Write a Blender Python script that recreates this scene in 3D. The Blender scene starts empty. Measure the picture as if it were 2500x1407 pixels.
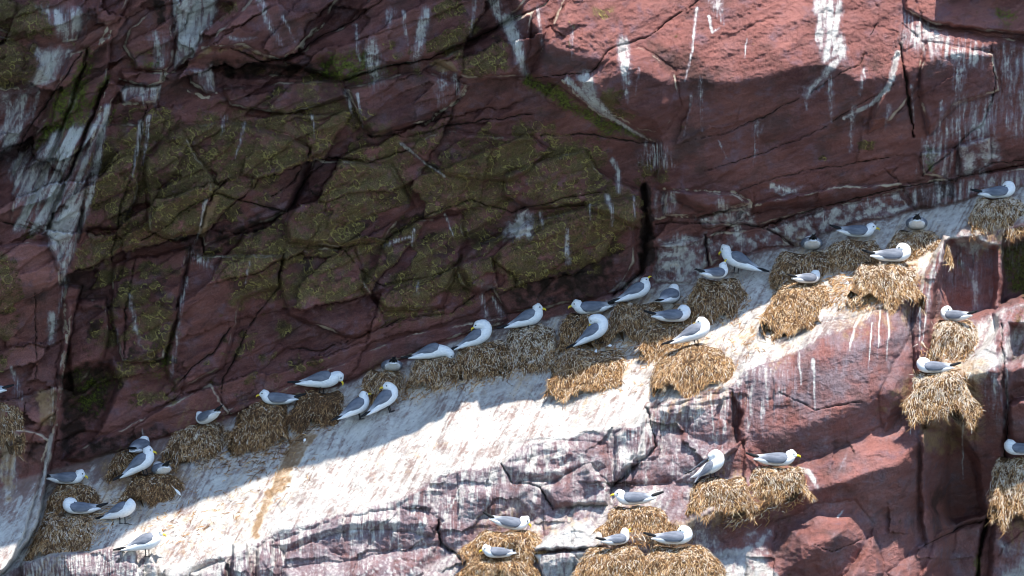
import bpy, math, random
import numpy as np
from mathutils import Vector, Matrix

# ------------------------------------------------------------------ camera, sky, sun, exposure
scene = bpy.context.scene
COL = scene.collection
S = 0.0036                     # metres per photo pixel on the reference plane
DC = 60.0                      # camera distance (boat to cliff)
cam_d = bpy.data.cameras.new("camera")
cam = bpy.data.objects.new("camera", cam_d)
COL.objects.link(cam)
cam.location = (0, -DC, 0)
cam.rotation_euler = (math.radians(90), 0, 0)
cam_d.sensor_width = 36
cam_d.lens = 36 * DC / (2500 * S)
cam_d.clip_end = 3000
scene.camera = cam

SUN = Vector((0.17, -0.385, 0.91)).normalized()
world = bpy.data.worlds.new("World")
scene.world = world
world.use_nodes = True
wn = world.node_tree
sky = wn.nodes.new("ShaderNodeTexSky")
sky.sky_type = 'NISHITA'
sky.sun_disc = False
sky.dust_density = 0.3
sky.ozone_density = 3.0
sky.sun_elevation = math.asin(SUN.z)
sky.sun_rotation = math.atan2(SUN.x, SUN.y)
bg = wn.nodes["Background"]
bg.inputs[1].default_value = 0.15
wn.links.new(sky.outputs[0], bg.inputs[0])
sun_d = bpy.data.lights.new("sun", 'SUN')
sun_d.energy = 4.1
sun_d.angle = math.radians(0.5)
sun_d.color = (1.0, 0.95, 0.87)
sun = bpy.data.objects.new("sun", sun_d)
COL.objects.link(sun)
sun.rotation_euler = SUN.to_track_quat('Z', 'Y').to_euler()
sun.location = (5, -10, 30)
scene.view_settings.view_transform = 'Standard'
scene.view_settings.look = 'None'
scene.view_settings.exposure = 1.12
scene.view_settings.gamma = 1
scene.view_settings.use_curve_mapping = False
scene.cycles.filter_width = 1.0
scene.cycles.max_bounces = 5
scene.cycles.diffuse_bounces = 4

# ------------------------------------------------------------------ numpy noise
rng = np.random.default_rng(7)
random.seed(7)


def hash2(ix, iy, seed):
    h = (ix.astype(np.int64) * 374761393 + iy.astype(np.int64) * 668265263 + seed * 974634777) & 0x7fffffff
    h = ((h ^ (h >> 13)) * 1274126177) & 0x7fffffff
    return ((h ^ (h >> 16)) & 0xffffff) / float(0xffffff)


def perlin(x, y, seed=0):
    x0 = np.floor(x); y0 = np.floor(y)
    fx = x - x0; fy = y - y0
    u = fx * fx * fx * (fx * (fx * 6 - 15) + 10)
    v = fy * fy * fy * (fy * (fy * 6 - 15) + 10)

    def g(dx, dy):
        a = hash2(x0 + dx, y0 + dy, seed) * 2 * np.pi
        return np.cos(a) * (fx - dx) + np.sin(a) * (fy - dy)
    a = g(0, 0); b = g(1, 0); c = g(0, 1); d = g(1, 1)
    return (a + u * (b - a) + v * (c - a) + u * v * (a - b - c + d)) * 1.5


def fbm(x, y, octv=4, seed=0, gain=0.5):
    r = 0; amp = 1; tot = 0
    for i in range(octv):
        r = r + amp * perlin(x * 2 ** i, y * 2 ** i, seed + i * 17)
        tot += amp; amp *= gain
    return r / tot


def ridged(x, y, octv=4, seed=0):
    r = 0; amp = 1; tot = 0
    for i in range(octv):
        r = r + amp * (1 - 2 * np.abs(perlin(x * 2 ** i, y * 2 ** i, seed + i * 31)))
        tot += amp; amp *= 0.55
    return r / tot


def facets(x, y, seed, tilt=1.0):
    """faceted broken-rock relief: upper envelope of random tilted planes"""
    x0 = np.floor(x); y0 = np.floor(y)
    best = np.full(x.shape, -9.0)
    for dx in (-1, 0, 1):
        for dy in (-1, 0, 1):
            cx = x0 + dx; cy = y0 + dy
            px_ = cx + hash2(cx, cy, seed); py_ = cy + hash2(cx, cy, seed + 1)
            gx = (hash2(cx, cy, seed + 2) - .5) * tilt; gy = (hash2(cx, cy, seed + 3) - .5) * tilt
            o = hash2(cx, cy, seed + 4) * 0.35
            ux = x - px_; uy = y - py_
            best = np.maximum(best, o + gx * ux + gy * uy - 0.75 * np.sqrt(ux * ux + uy * uy + .02))
    return best


def blocky(x, y, seed, tilt=.8):
    """jointed rock: every joint-bounded cell has its own set-back and tilt; also the distance to the joint"""
    x0 = np.floor(x); y0 = np.floor(y)
    d1 = np.full(x.shape, 9.0); d2 = np.full(x.shape, 9.0); val = np.zeros(x.shape)
    for dx in (-1, 0, 1):
        for dy in (-1, 0, 1):
            cx = x0 + dx; cy = y0 + dy
            ux = x - cx - .15 - .7 * hash2(cx, cy, seed); uy = y - cy - .15 - .7 * hash2(cx, cy, seed + 1)
            d = np.abs(ux) * .55 + np.abs(uy) * .55 + .45 * np.sqrt(ux * ux + uy * uy)
            v = hash2(cx, cy, seed + 2) - .5 + tilt * ((hash2(cx, cy, seed + 3) - .5) * ux + (hash2(cx, cy, seed + 4) - .35) * uy)
            n = d < d1
            d2 = np.where(n, d1, np.minimum(d2, d)); val = np.where(n, v, val); d1 = np.where(n, d, d1)
    return val, d2 - d1


def sstep(a, b, x):
    t = np.clip((x - a) / (b - a), 0, 1)
    return t * t * (3 - 2 * t)


# ------------------------------------------------------------------ cliff grid in photo directions
def axis(lo, a, b, hi, step, coarse):
    return np.concatenate([np.arange(lo, a, coarse), np.arange(a, b, step), np.arange(b, hi + coarse, coarse)])


STEP = 2.5
GX = axis(-1100, -20, 2520, 3600, STEP, 18.0)
GY = axis(-1100, -20, 1427, 2500, STEP, 18.0)
NX, NY = len(GX), len(GY)
PX, PY = np.meshgrid(GX, GY)


def P(px, py, D):
    f = (DC - D) / DC
    return Vector(((px - 1250) * S * f, -D, (703.5 - py) * S * f))


def poly_sd(poly, X, Y):
    """signed distance, positive inside"""
    p = np.array(poly, float)
    d2 = np.full(X.shape, 1e18); inside = np.zeros(X.shape, bool)
    n = len(p)
    for i in range(n):
        ax, ay = p[i]; bx, by = p[(i + 1) % n]
        ex, ey = bx - ax, by - ay
        wx, wy = X - ax, Y - ay
        t = np.clip((wx * ex + wy * ey) / (ex * ex + ey * ey + 1e-9), 0, 1)
        d2 = np.minimum(d2, (wx - ex * t) ** 2 + (wy - ey * t) ** 2)
        if ay != by:
            c = ((ay > Y) != (by > Y)) & (X < (bx - ax) * (Y - ay) / (by - ay) + ax)
            inside ^= c
    d = np.sqrt(d2)
    return np.where(inside, d, -d)


def window(poly, m):
    p = np.array(poly, float)
    i0 = max(np.searchsorted(GX, p[:, 0].min() - m) - 1, 0); i1 = min(np.searchsorted(GX, p[:, 0].max() + m) + 1, NX)
    j0 = max(np.searchsorted(GY, p[:, 1].min() - m) - 1, 0); j1 = min(np.searchsorted(GY, p[:, 1].max() + m) + 1, NY)
    return slice(j0, j1), slice(i0, i1)


def line_d(pts, X, Y):
    """distance to a polyline and the 0..1 position along it"""
    p = np.array(pts, float)
    seg = np.hypot(*(p[1:] - p[:-1]).T); tot = seg.sum(); acc = 0
    d = np.full(X.shape, 1e9); tt = np.zeros(X.shape)
    for i in range(len(p) - 1):
        ex, ey = p[i + 1] - p[i]
        wx, wy = X - p[i, 0], Y - p[i, 1]
        t = np.clip((wx * ex + wy * ey) / (ex * ex + ey * ey + 1e-9), 0, 1)
        dd = np.hypot(wx - ex * t, wy - ey * t)
        m = dd < d
        d = np.where(m, dd, d); tt = np.where(m, (acc + t * seg[i]) / tot, tt)
        acc += seg[i]
    return d, tt


def prof(pairs):
    a = np.array(pairs, float)
    return lambda x: np.interp(x, a[:, 0], a[:, 1])


# ---- the big shape: overhanging wall, foot line, sloping slab, faces, second ledge, undercut
fC = prof([(-1100, 1450), (0, 1185), (140, 1142), (430, 1062), (560, 1022), (650, 992), (830, 937), (920, 902), (1010, 872), (1110, 832),
           (1240, 792), (1400, 766), (1500, 727), (1700, 667), (1850, 613), (1940, 600), (2050, 553), (2230, 520), (2380, 482), (2500, 452), (3600, 200)])
fE1 = prof([(-1100, 1800), (0, 1405), (60, 1368), (240, 1334), (330, 1345), (420, 1400), (570, 1348), (650, 1312), (790, 1262), (900, 1235), (1010, 1200),
            (1070, 1160), (1230, 1130), (1260, 1090), (1330, 1076), (1480, 1046), (1570, 1035), (1600, 985), (1680, 957), (1780, 930), (1850, 890),
            (2000, 825), (2100, 785), (2200, 720), (2260, 660), (2300, 600), (2330, 575), (2400, 560), (2500, 545), (3600, 300)])
fF = prof([(-1100, 1900), (0, 1470), (330, 1410), (570, 1470), (650, 1450), (900, 1415), (1000, 1390), (1150, 1330), (1300, 1265), (1400, 1222), (1500, 1187),
           (1700, 1168), (1940, 1137), (2060, 1088), (2200, 1030), (2250, 980), (2300, 800), (2400, 767), (2500, 737), (3600, 500)])
fE3 = prof([(-1100, 2100), (0, 1600), (650, 1560), (900, 1500), (1000, 1470), (1150, 1430), (1290, 1350), (1480, 1335), (1600, 1310), (1700, 1262), (1800, 1238),
            (2000, 1195), (2200, 1130), (2260, 1060), (2320, 930), (2400, 910), (2500, 900), (3600, 700)])
fG = prof([(-1100, 2300), (0, 1750), (650, 1650), (900, 1600), (1150, 1500), (1290, 1440), (1480, 1400), (1600, 1375), (1700, 1318), (1800, 1280),
           (2000, 1225), (2200, 1235), (2260, 1250), (2320, 1270), (2500, 1285), (3600, 1200)])
fL = prof([(-1100, -800), (1040, -800), (1150, -420), (1225, -110), (1270, 10), (1340, 105), (1420, 135), (1500, 150), (1620, 205), (1700, 192), (1800, 205), (1900, 178), (2000, 155),
           (2100, 195), (2200, 180), (2300, 140), (2400, 120), (2500, 80), (3600, -100)])
fS = prof([(-1100, 1600), (0, 1424), (220, 1331), (247, 1293), (339, 1249), (451, 1215), (529, 1185), (644, 1140), (840, 1106), (965, 1072), (1128, 986),
           (1315, 933), (1480, 865), (1640, 815), (1740, 785), (1840, 735), (1919, 700), (2000, 665), (2060, 640), (2150, 612), (2250, 578), (2330, 545),
           (2400, 515), (2500, 500), (3600, 300)])
KS = 1.0
rxz, ryz = SUN.x / SUN.z, -SUN.y / SUN.z
wx_ = 10 * fbm(PX / 90, PY / 90, 3, 11) + 3.0 * fbm(PX / 16, PY / 16, 2, 12)
wy_ = 10 * fbm(PX / 90, PY / 90, 3, 13) + 3.0 * fbm(PX / 16, PY / 16, 2, 14)
WX, WY = PX + wx_, PY + wy_


def dlip(x):
    yl = fL(x); xs = x - rxz * 700
    for _ in range(12):
        xs = x - rxz * (fS(xs) - yl)
    return KS * np.maximum(fS(xs) - fC(xs), 20) * S + ryz * (fS(xs) - yl) * S


yC, yE1, yL = fC(WX), fE1(WX), fL(PX)
yF = np.maximum(fF(WX), yE1 + 25); yE3 = np.maximum(fE3(WX), yF + 25); yG = np.maximum(fG(WX), yE3 + 25)
DL = dlip(GX)
DL = np.interp(PX[0], GX, np.convolve(np.pad(DL, 12, 'edge'), np.ones(25) / 25, 'valid'))[None, :] + 0 * PX
DE1 = KS * (yE1 - yC) * S
DF = DE1 + 0.10 * (yF - yE1) * S
DE3 = DF + 0.85 * (yE3 - yF) * S
yG = yG + 28 * sstep(1650, 1780, WX) * sstep(2260, 2180, WX)
DG = DE3 - (0.42 + .75 * sstep(1640, 1760, WX)) * (yG - yE3) * S


def seg(y, ya, da, yb, db, power=1.0):
    t = np.clip((y - ya) / (yb - ya), 0, 1) ** power
    return da + (db - da) * t


Y = WY
ul = np.clip(yL - Y, 0, 400)
H = np.where(Y < yL, DL - 0.16 * (yL - Y) * S - 0.0011 * ul ** 2 * S, 0)
H = np.where((Y >= yL) & (Y < yC), DL * (np.clip((yC - Y) / (yC - yL), 0, 1)) ** 1.10, H)
H = np.where((Y >= yC) & (Y < yE1), seg(Y, yC, 0, yE1, DE1), H)
H = np.where((Y >= yE1) & (Y < yF), seg(Y, yE1, DE1, yF, DF, 0.8), H)
H = np.where((Y >= yF) & (Y < yE3), seg(Y, yF, DF, yE3, DE3), H)
H = np.where((Y >= yE3) & (Y < yG), seg(Y, yE3, DE3, yG, DG), H)
H = np.where(Y >= yG, DG + 0.30 * (Y - yG) * S, H)


def blur(A, r):
    k = np.ones(2 * r + 1) / (2 * r + 1)
    A = np.apply_along_axis(lambda v: np.convolve(np.pad(v, r, 'edge'), k, 'valid'), 0, A)
    return np.apply_along_axis(lambda v: np.convolve(np.pad(v, r, 'edge'), k, 'valid'), 1, A)


H = blur(H, 2)
is_wall = sstep(8, -12, Y - yC)                      # overhanging upper wall
is_slab = sstep(-4, 8, Y - yC) * sstep(10, -14, Y - yE1)
is_low = sstep(-10, 14, Y - yE1)

# ---- broken relief
bu, bv = PX * 0.95 - PY * -0.31, PY * 0.95 + PX * 0.31          # along / across the bedding
f1 = facets((bu + 1.5 * wx_) / 210, (bv + 1.5 * wy_) / 95, 21)
f2 = facets((bu + wx_) / 75, (bv + wy_) / 46, 22)
f3 = facets((PX + wx_) / 70, (PY + wy_) / 62, 23, 1.5)
n_big = fbm(PX / 260, PY / 220, 3, 31)
n_med = fbm(bu / 60, bv / 30, 4, 32)
n_rgh = ridged(PX / 26, PY / 20, 3, 33)
n_fin = fbm(PX / 9, PY / 7, 2, 34)
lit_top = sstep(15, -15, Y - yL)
foot = .22 + .78 * sstep(8, 130, yC - Y)
calm = foot * (1 - .6 * np.exp(-((Y - yL) / 45) ** 2)) * sstep(-160, -20, PY) * .95 + .05
f0 = facets((bu + 2 * wx_) / 420, (bv + 2 * wy_) / 210, 27)
b1, j1 = blocky((bu + 1.6 * wx_) / 230, (bv + 1.6 * wy_) / 118, 81)
b2, j2 = blocky((bu + .4 * PY + 1.3 * wx_) / 88, (bv + 1.3 * wy_) / 46, 82)
b3, j3 = blocky((bu + wx_) / 34, (bv + wy_) / 17, 83)
slabby = sstep(1250, 1420, PX + .6 * (PY - 200)) * sstep(560, 430, PY + .12 * (PX - 1700))        # the big smooth slab, upper right
left = sstep(1150, 700, PX + PY * .7)
patchy = sstep(-.25, .35, fbm(PX / 240, PY / 170, 2, 84))
jw = is_wall * calm * (1 - .88 * slabby)
H += jw * ((.22 + .26 * left) * b1 + (.085 + .13 * left) * b2 * (.35 + .65 * patchy) + .018 * b3 * patchy)
H -= jw * .04 * np.exp(-(j1 / .03) ** 2) * patchy
H += is_wall * calm * (0.16 * f0 + 0.13 * f1 + 0.060 * f2 + 0.06 * n_big + 0.024 * n_med + 0.0045 * n_rgh)
H += is_wall * sstep(60, -15, Y - yL) * (0.011 * n_rgh + 0.009 * n_fin)
su, sv = PX * 0.89 + PY * 0.46, PY * 0.89 - PX * 0.46           # across / down the slab
H += is_slab * (0.028 * n_big + 0.016 * fbm(su / 60, sv / 160, 3, 41) + 0.006 * fbm(su / 9, sv / 40, 2, 42) + 0.004 * n_fin + .012 * f2)
f4 = facets((PX + wx_) / 34, (PY + wy_) / 27, 24, 1.6)
smb = np.zeros(H.shape)
for poly in ([(1886, 1330), (1902, 1270), (1990, 1232), (2090, 1222), (2131, 1280), (2121, 1340), (2062, 1400), (1960, 1450), (1890, 1410)],
             [(1805, 880), (1960, 802), (2200, 742), (2240, 800), (2236, 990), (2060, 1090), (1940, 1135), (1850, 1140), (1802, 1060)],
             [(1700, 1230), (1900, 1180), (2220, 1050), (2240, 1200), (2140, 1260), (1900, 1260)]):
    sl = window(poly, 30); smb[sl] = np.maximum(smb[sl], sstep(-15, 30, poly_sd(poly, WX[sl], WY[sl])))
is_low0 = is_low; is_low = is_low * (1 - .72 * smb)
rite = sstep(1700, 1900, PX)
b4, j4 = blocky((PX + .3 * PY + 1.5 * wx_) / 120, (PY + 1.5 * wy_) / 80, 85)
H += is_low * ((0.15 - .05 * rite) * f3 + (0.07 - .04 * rite) * f2 + (0.020 - .010 * rite) * f4 + 0.09 * n_big + (0.012 - .005 * rite) * n_rgh + 0.005 * n_fin + (.10 - .07 * rite) * b4)
is_low = is_low0
H += is_low * smb * (.006 * n_rgh + .004 * n_fin)

# ---- the separate blocks and plates: (name, outline, thickness, dx, dy, bevel)
BLK = [
    ("boulder", [(-60, -80), (200, -80), (216, 40), (190, 100), (110, 115), (60, 92), (-60, 60)], .16, 0, .04, 40),
    ("boulder", [(-60, 72), (60, 97), (122, 122), (127, 190), (60, 213), (-60, 222)], .20, 0, .05, 40),
    ("rock_slab", [(170, 130), (215, 120), (150, 330), (60, 520), (20, 560), (30, 420), (110, 280)], .06, .05, 0, 10),
    ("rock_slab", [(215, 120), (272, 80), (265, 190), (170, 420), (110, 570), (60, 540), (150, 330)], .11, .05, 0, 8),
    ("rock_slab", [(265, 190), (300, 212), (240, 330), (190, 560), (152, 700), (110, 572), (170, 420)], .17, .04, 0, 8),
    ("rock_slab", [(236, -60), (360, -60), (283, 52), (258, 62), (232, 58)], .22, 0, .05, 10),
    ("rock_slab", [(312, 68), (420, -20), (424, 150), (400, 176), (330, 176), (300, 112)], .07, 0, .06, 14),
    ("rock_slab", [(424, -60), (545, -60), (515, 62), (465, 130), (424, 168)], .03, 0, 0, 8),
    ("rock_slab", [(515, 92), (560, 50), (640, -40), (870, -60), (790, 52), (740, 112), (683, 145), (640, 137), (590, 118), (500, 118)], .15, 0, .06, 9),
    ("rock_block", [(288, 178), (400, 170), (394, 206), (360, 214), (300, 202)], .14, 0, .10, 8),
    ("rock_block", [(285, 217), (390, 210), (384, 258), (300, 255)], .10, 0, .08, 7),
    ("rock_shelf", [(400, 182), (480, 128), (700, 162), (800, 135), (830, 196), (640, 196), (560, 188), (470, 168)], -.12, 0, -.1, 14),
    ("rock_block", [(455, 165), (522, 166), (527, 225), (500, 230), (462, 205)], .16, 0, .1, 12),
    ("rock_slab", [(540, 212), (640, 204), (838, 192), (850, 240), (700, 282), (560, 262)], .09, 0, .08, 10),
    ("rock_slab", [(690, 150), (830, 62), (960, -60), (1340, -60), (1240, 56), (1060, 141), (930, 166), (830, 200)], .10, 0, .05, 10),
    ("rock_slab", [(1060, 150), (1240, 62), (1300, 20), (1282, 186), (1200, 196), (1120, 190)], .12, 0, .06, 10),
    ("boulder", [(840, 215), (930, 187), (1040, 168), (1142, 208), (1112, 246), (1063, 280), (1058, 297), (960, 326), (910, 333), (872, 290), (850, 245)], .15, 0, .09, 12),
    ("rock_slab", [(1290, 190), (1345, 60), (1420, -90), (2190, -90), (2260, 60), (2600, 115), (2600, 370), (2340, 440), (1960, 512), (1720, 520), (1602, 462),
                   (1602, 347), (1560, 336), (1450, 272), (1370, 216)], .13, 0, .02, 20),
    ("boulder", [(1385, 196), (1480, 150), (1560, 112), (1650, 172), (1662, 262), (1620, 330), (1560, 322), (1470, 270)], .12, 0, .06, 45),
    ("rock_slab", [(2190, -90), (2600, -90), (2600, 102), (2270, 60), (2205, 22)], .10, 0, .06, 12),
    ("rock_slab", [(2285, -320), (2700, -320), (2700, -20), (2300, -45)], .36, 0, 0, 10),  # unseen block above the frame, added to cast shade on the top right
    ("rock_block", [(2262, 102), (2430, 132), (2442, 222), (2330, 262), (2262, 330), (2240, 200)], .08, 0, .04, 12),
    ("rock_block", [(2340, 352), (2420, 332), (2420, 392), (2342, 430)], .10, 0, .05, 8),
    ("rock_block", [(2250, 372), (2338, 360), (2332, 438), (2252, 432)], .07, 0, .04, 8),
    ("rock_block", [(2195, 130), (2200, 60), (2262, 110), (2240, 210), (2170, 300), (2120, 330), (2130, 280)], .06, -.03, .03, 12),
    ("rock_block", [(215, 300), (345, 300), (336, 480), (312, 560), (215, 560), (190, 600), (205, 450)], .11, .04, .02, 10),
    ("rock_block", [(350, 392), (440, 302), (560, 290), (700, 332), (760, 362), (742, 440), (700, 522), (600, 562), (500, 602), (482, 560), (430, 592), (362, 562)], .13, .02, .03, 14),
    ("rock_block", [(352, 392), (440, 306), (520, 440), (490, 560), (430, 592), (362, 562)], .05, .06, 0, 8),
    ("rock_block", [(762, 382), (960, 402), (1010, 502), (942, 590), (840, 602), (700, 592), (690, 542), (737, 462)], .10, 0, .03, 14),
    ("rock_block", [(982, 352), (1080, 320), (1300, 332), (1350, 372), (1250, 442), (1090, 432), (1000, 372)], .07, 0, .05, 10),
    ("rock_block", [(1232, 422), (1430, 362), (1472, 422), (1562, 462), (1562, 562), (1420, 498), (1290, 512), (1232, 482)], .10, 0, .05, 10),
    ("rock_block", [(1118, 660), (1132, 612), (1232, 562), (1420, 500), (1556, 472), (1550, 642), (1500, 720), (1240, 772), (1200, 702), (1160, 716)], .13, 0, .02, 12),
    ("rock_block", [(1108, 656), (1170, 586), (1232, 602), (1202, 642), (1220, 702), (1160, 719), (1120, 692)], .07, 0, .05, 7),
    ("rock_block", [(932, 602), (1012, 532), (1130, 522), (1142, 602), (1100, 702), (1080, 752), (942, 762), (882, 702)], .07, 0, .03, 12),
    ("rock_block", [(462, 622), (690, 622), (682, 702), (592, 732), (542, 902), (422, 962), (402, 902), (442, 702)], .09, .02, .02, 10),
    ("rock_block", [(692, 602), (862, 602), (902, 702), (942, 792), (862, 832), (702, 772), (682, 702)], .07, 0, .05, 10),
    ("rock_block", [(160, 732), (260, 726), (270, 802), (252, 882), (170, 962)], .13, .05, 0, 10),
    ("rock_block", [(272, 642), (460, 602), (442, 722), (402, 882), (292, 882), (272, 782)], .10, .04, .02, 9),
    ("rock_slab", [(540, 1002), (660, 960), (840, 882), (1000, 812), (1240, 772), (1240, 788), (1100, 830), (830, 935), (562, 1020)], .10, 0, .05, 9),
    ("rock_slab", [(140, 1120), (300, 1042), (520, 932), (560, 1014), (430, 1060), (200, 1130)], .13, 0, .05, 9),
    ("rock_block", [(1602, 602), (1720, 577), (1725, 652), (1690, 690), (1602, 690)], .11, 0, .02, 10),
    ("rock_block", [(1722, 577), (1880, 547), (1942, 600), (1850, 612), (1730, 652)], .06, 0, .04, 8),
    ("rock_block", [(1872, 557), (2100, 482), (2190, 472), (2240, 520), (2050, 555), (1950, 600)], .09, 0, .03, 8),
    ("rock_block", [(1622, 462), (1790, 472), (1832, 502), (1700, 530), (1622, 530)], .10, 0, .06, 9),
    ("rock_slab", [(1702, 530), (2040, 452), (2340, 442), (2060, 502), (1880, 545), (1720, 562)], .06, 0, .04, 8),
    ("rock_block", [(2202, 452), (2300, 432), (2600, 392), (2600, 432), (2240, 518)], .10, 0, .04, 8),
    # left pillar and its flakes
    ("rock_pillar", [(-60, 592), (140, 590), (150, 690), (195, 702), (160, 880), (132, 1060), (128, 1130), (95, 1280), (20, 1388), (-60, 1440)], .34, 0, .03, 9),
    ("rock_slab", [(162, 684), (196, 702), (166, 850), (132, 1060), (121, 1062), (150, 860)], .10, 0, 0, 5),
    ("rock_slab", [(-60, 1000), (15, 1000), (45, 1045), (105, 1060), (124, 1075), (104, 1150), (64, 1285), (20, 1386), (-60, 1440)], .14, .04, 0, 6),
    ("rock_hollow", [(140, 908), (270, 872), (302, 940), (242, 1062), (140, 1138)], -.18, 0, 0, 20),
    # lower left steps
    ("rock_step", [(50, 1370), (240, 1336), (335, 1338), (345, 1470), (40, 1490)], .16, 0, 0, 6),
    ("rock_block", [(564, 1330), (598, 1326), (622, 1420), (612, 1480), (570, 1480)], .22, -.1, 0, 6),
    ("rock_block", [(335, 1386), (372, 1345), (402, 1470), (332, 1470)], .12, 0, 0, 6),
    ("rock_block", [(625, 1345), (660, 1318), (700, 1470), (632, 1470)], .10, 0, 0, 8),
    ("rock_block", [(465, 1400), (560, 1365), (562, 1480), (465, 1480)], .10, 0, 0, 8),
    ("rock_step", [(652, 1332), (830, 1262), (1020, 1237), (1080, 1270), (1062, 1310), (860, 1290), (700, 1345)], .06, 0, .02, 30),
    ("rock_block", [(690, 1385), (860, 1365), (1070, 1325), (1040, 1400), (900, 1500), (700, 1500)], .12, 0, 0, 40),
    ("rock_block", [(1242, 1087), (1340, 1072), (1480, 1082), (1482, 1140), (1380, 1172), (1252, 1182), (1226, 1132)], .08, 0, .03, 26),
    ("rock_block", [(1320, 1192), (1440, 1132), (1492, 1190), (1482, 1240), (1352, 1242)], .17, .05, 0, 14),
    ("rock_block", [(1502, 1062), (1578, 1002), (1562, 1120), (1502, 1182)], .11, 0, 0, 10),
    ("rock_block", [(1584, 1002), (1786, 950), (1800, 1100), (1700, 1180), (1522, 1180)], .06, .03, 0, 12),
    ("rock_notch", [(1788, 950), (1814, 1010), (1808, 1080), (1770, 1104), (1775, 1040)], -.16, 0, 0, 12),
    ("boulder", [(1805, 900), (1960, 802), (2200, 742), (2240, 800), (2236, 990), (2060, 1090), (1940, 1135), (1850, 1140), (1802, 1060)], .20, .02, 0, 90),
    ("boulder", [(2142, 962), (2240, 782), (2236, 990), (2152, 1060)], .10, 0, .04, 30),
    ("rock_block", [(1300, 1352), (1480, 1338), (1490, 1420), (1330, 1420)], .12, 0, 0, 8),
    ("rock_block", [(1345, 1298), (1440, 1262), (1475, 1300), (1472, 1336), (1300, 1350)], .14, 0, .02, 8),
    ("boulder", [(1886, 1330), (1902, 1270), (1990, 1232), (2090, 1222), (2131, 1280), (2121, 1340), (2062, 1400), (1960, 1450), (1890, 1410)], .50, 0, .03, 95),
    ("rock_block", [(2064, 1402), (2133, 1290), (2160, 1400), (2100, 1500), (2040, 1500)], .16, 0, 0, 20),
    ("rock_block", [(2170, 1400), (2240, 1330), (2330, 1290), (2330, 1340), (2250, 1420), (2180, 1480)], .16, 0, 0, 20),
    # right-hand pillar, gully and recesses
    ("rock_pillar", [(2244, 1062), (2290, 1012), (2332, 905), (2440, 800), (2456, 1000), (2442, 1250), (2412, 1264), (2330, 1292), (2262, 1342), (2240, 1240)], .20, .05, 0, 12),
    ("rock_hollow", [(2252, 1030), (2330, 1035), (2392, 1120), (2412, 1260), (2330, 1290), (2252, 1240)], -.34, 0, 0, 24),
    ("rock_gully", [(2304, 592), (2380, 577), (2438, 602), (2432, 758), (2332, 785), (2292, 702)], -.30, 0, 0, 12),
    ("rock_gully", [(2446, 562), (2600, 540), (2600, 700), (2500, 722), (2440, 756)], -.55, 0, 0, 12),
    ("rock_block", [(2422, 762), (2490, 726), (2600, 735), (2600, 900), (2447, 962)], .12, -.05, 0, 16),
    ("rock_gully", [(2460, 790), (2600, 780), (2600, 960), (2450, 1000)], -.35, 0, 0, 20),
    ("rock_block", [(2448, 890), (2520, 850), (2600, 900), (2600, 1090), (2455, 1100)], .26, 0, 0, 20),
    ("rock_arete", [(2240, 702), (2300, 572), (2322, 580), (2292, 702), (2272, 842), (2236, 1002), (2225, 802)], .15, .1, 0, 12),
    ("rock_block", [(2290, 1290), (2400, 1272), (2392, 1407), (2380, 1480), (2250, 1480), (2240, 1420)], .14, 0, 0, 14),
    ("rock_block", [(2420, 1275), (2600, 1240), (2600, 1480), (2405, 1480)], .18, 0, 0, 14),
]
def py_wall(c): return c[1] < fC(c[0])


OWN = np.zeros(H.shape, np.int32)
OWN[Y >= yC] = 1
OWN[Y >= yE1] = 2
OWN[Y >= yF] = 3
OWN[Y >= yG] = 4
EDGE = np.zeros(H.shape)                                         # arris of a block: paler, worn
for i, (nm, poly, t, gx, gy, bev) in enumerate(BLK):
    sl = window(poly, 40)
    sd = poly_sd(poly, WX[sl], WY[sl])
    c = np.mean(poly, 0)
    off = t + gx * (PX[sl] - c[0]) / 100 + gy * (PY[sl] - c[1]) / 100
    off = off * 1.3 * foot[sl] if py_wall(c) and 190 < c[0] else off
    off = np.clip(off, 0.02, None) if t > 0 else np.clip(off, None, -0.02)
    H[sl] += off * sstep(-2, bev, sd) - (0.02 * np.exp(-(sd / 3.0) ** 2) if t > 0 else 0)
    OWN[sl] = np.where(sd > 0, 5 + i, OWN[sl])
    if t > 0:
        EDGE[sl] = np.where(sd > -6, np.maximum(EDGE[sl] * (sd < 0), np.exp(-((sd - 5) / 4.0) ** 2)), EDGE[sl])

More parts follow.
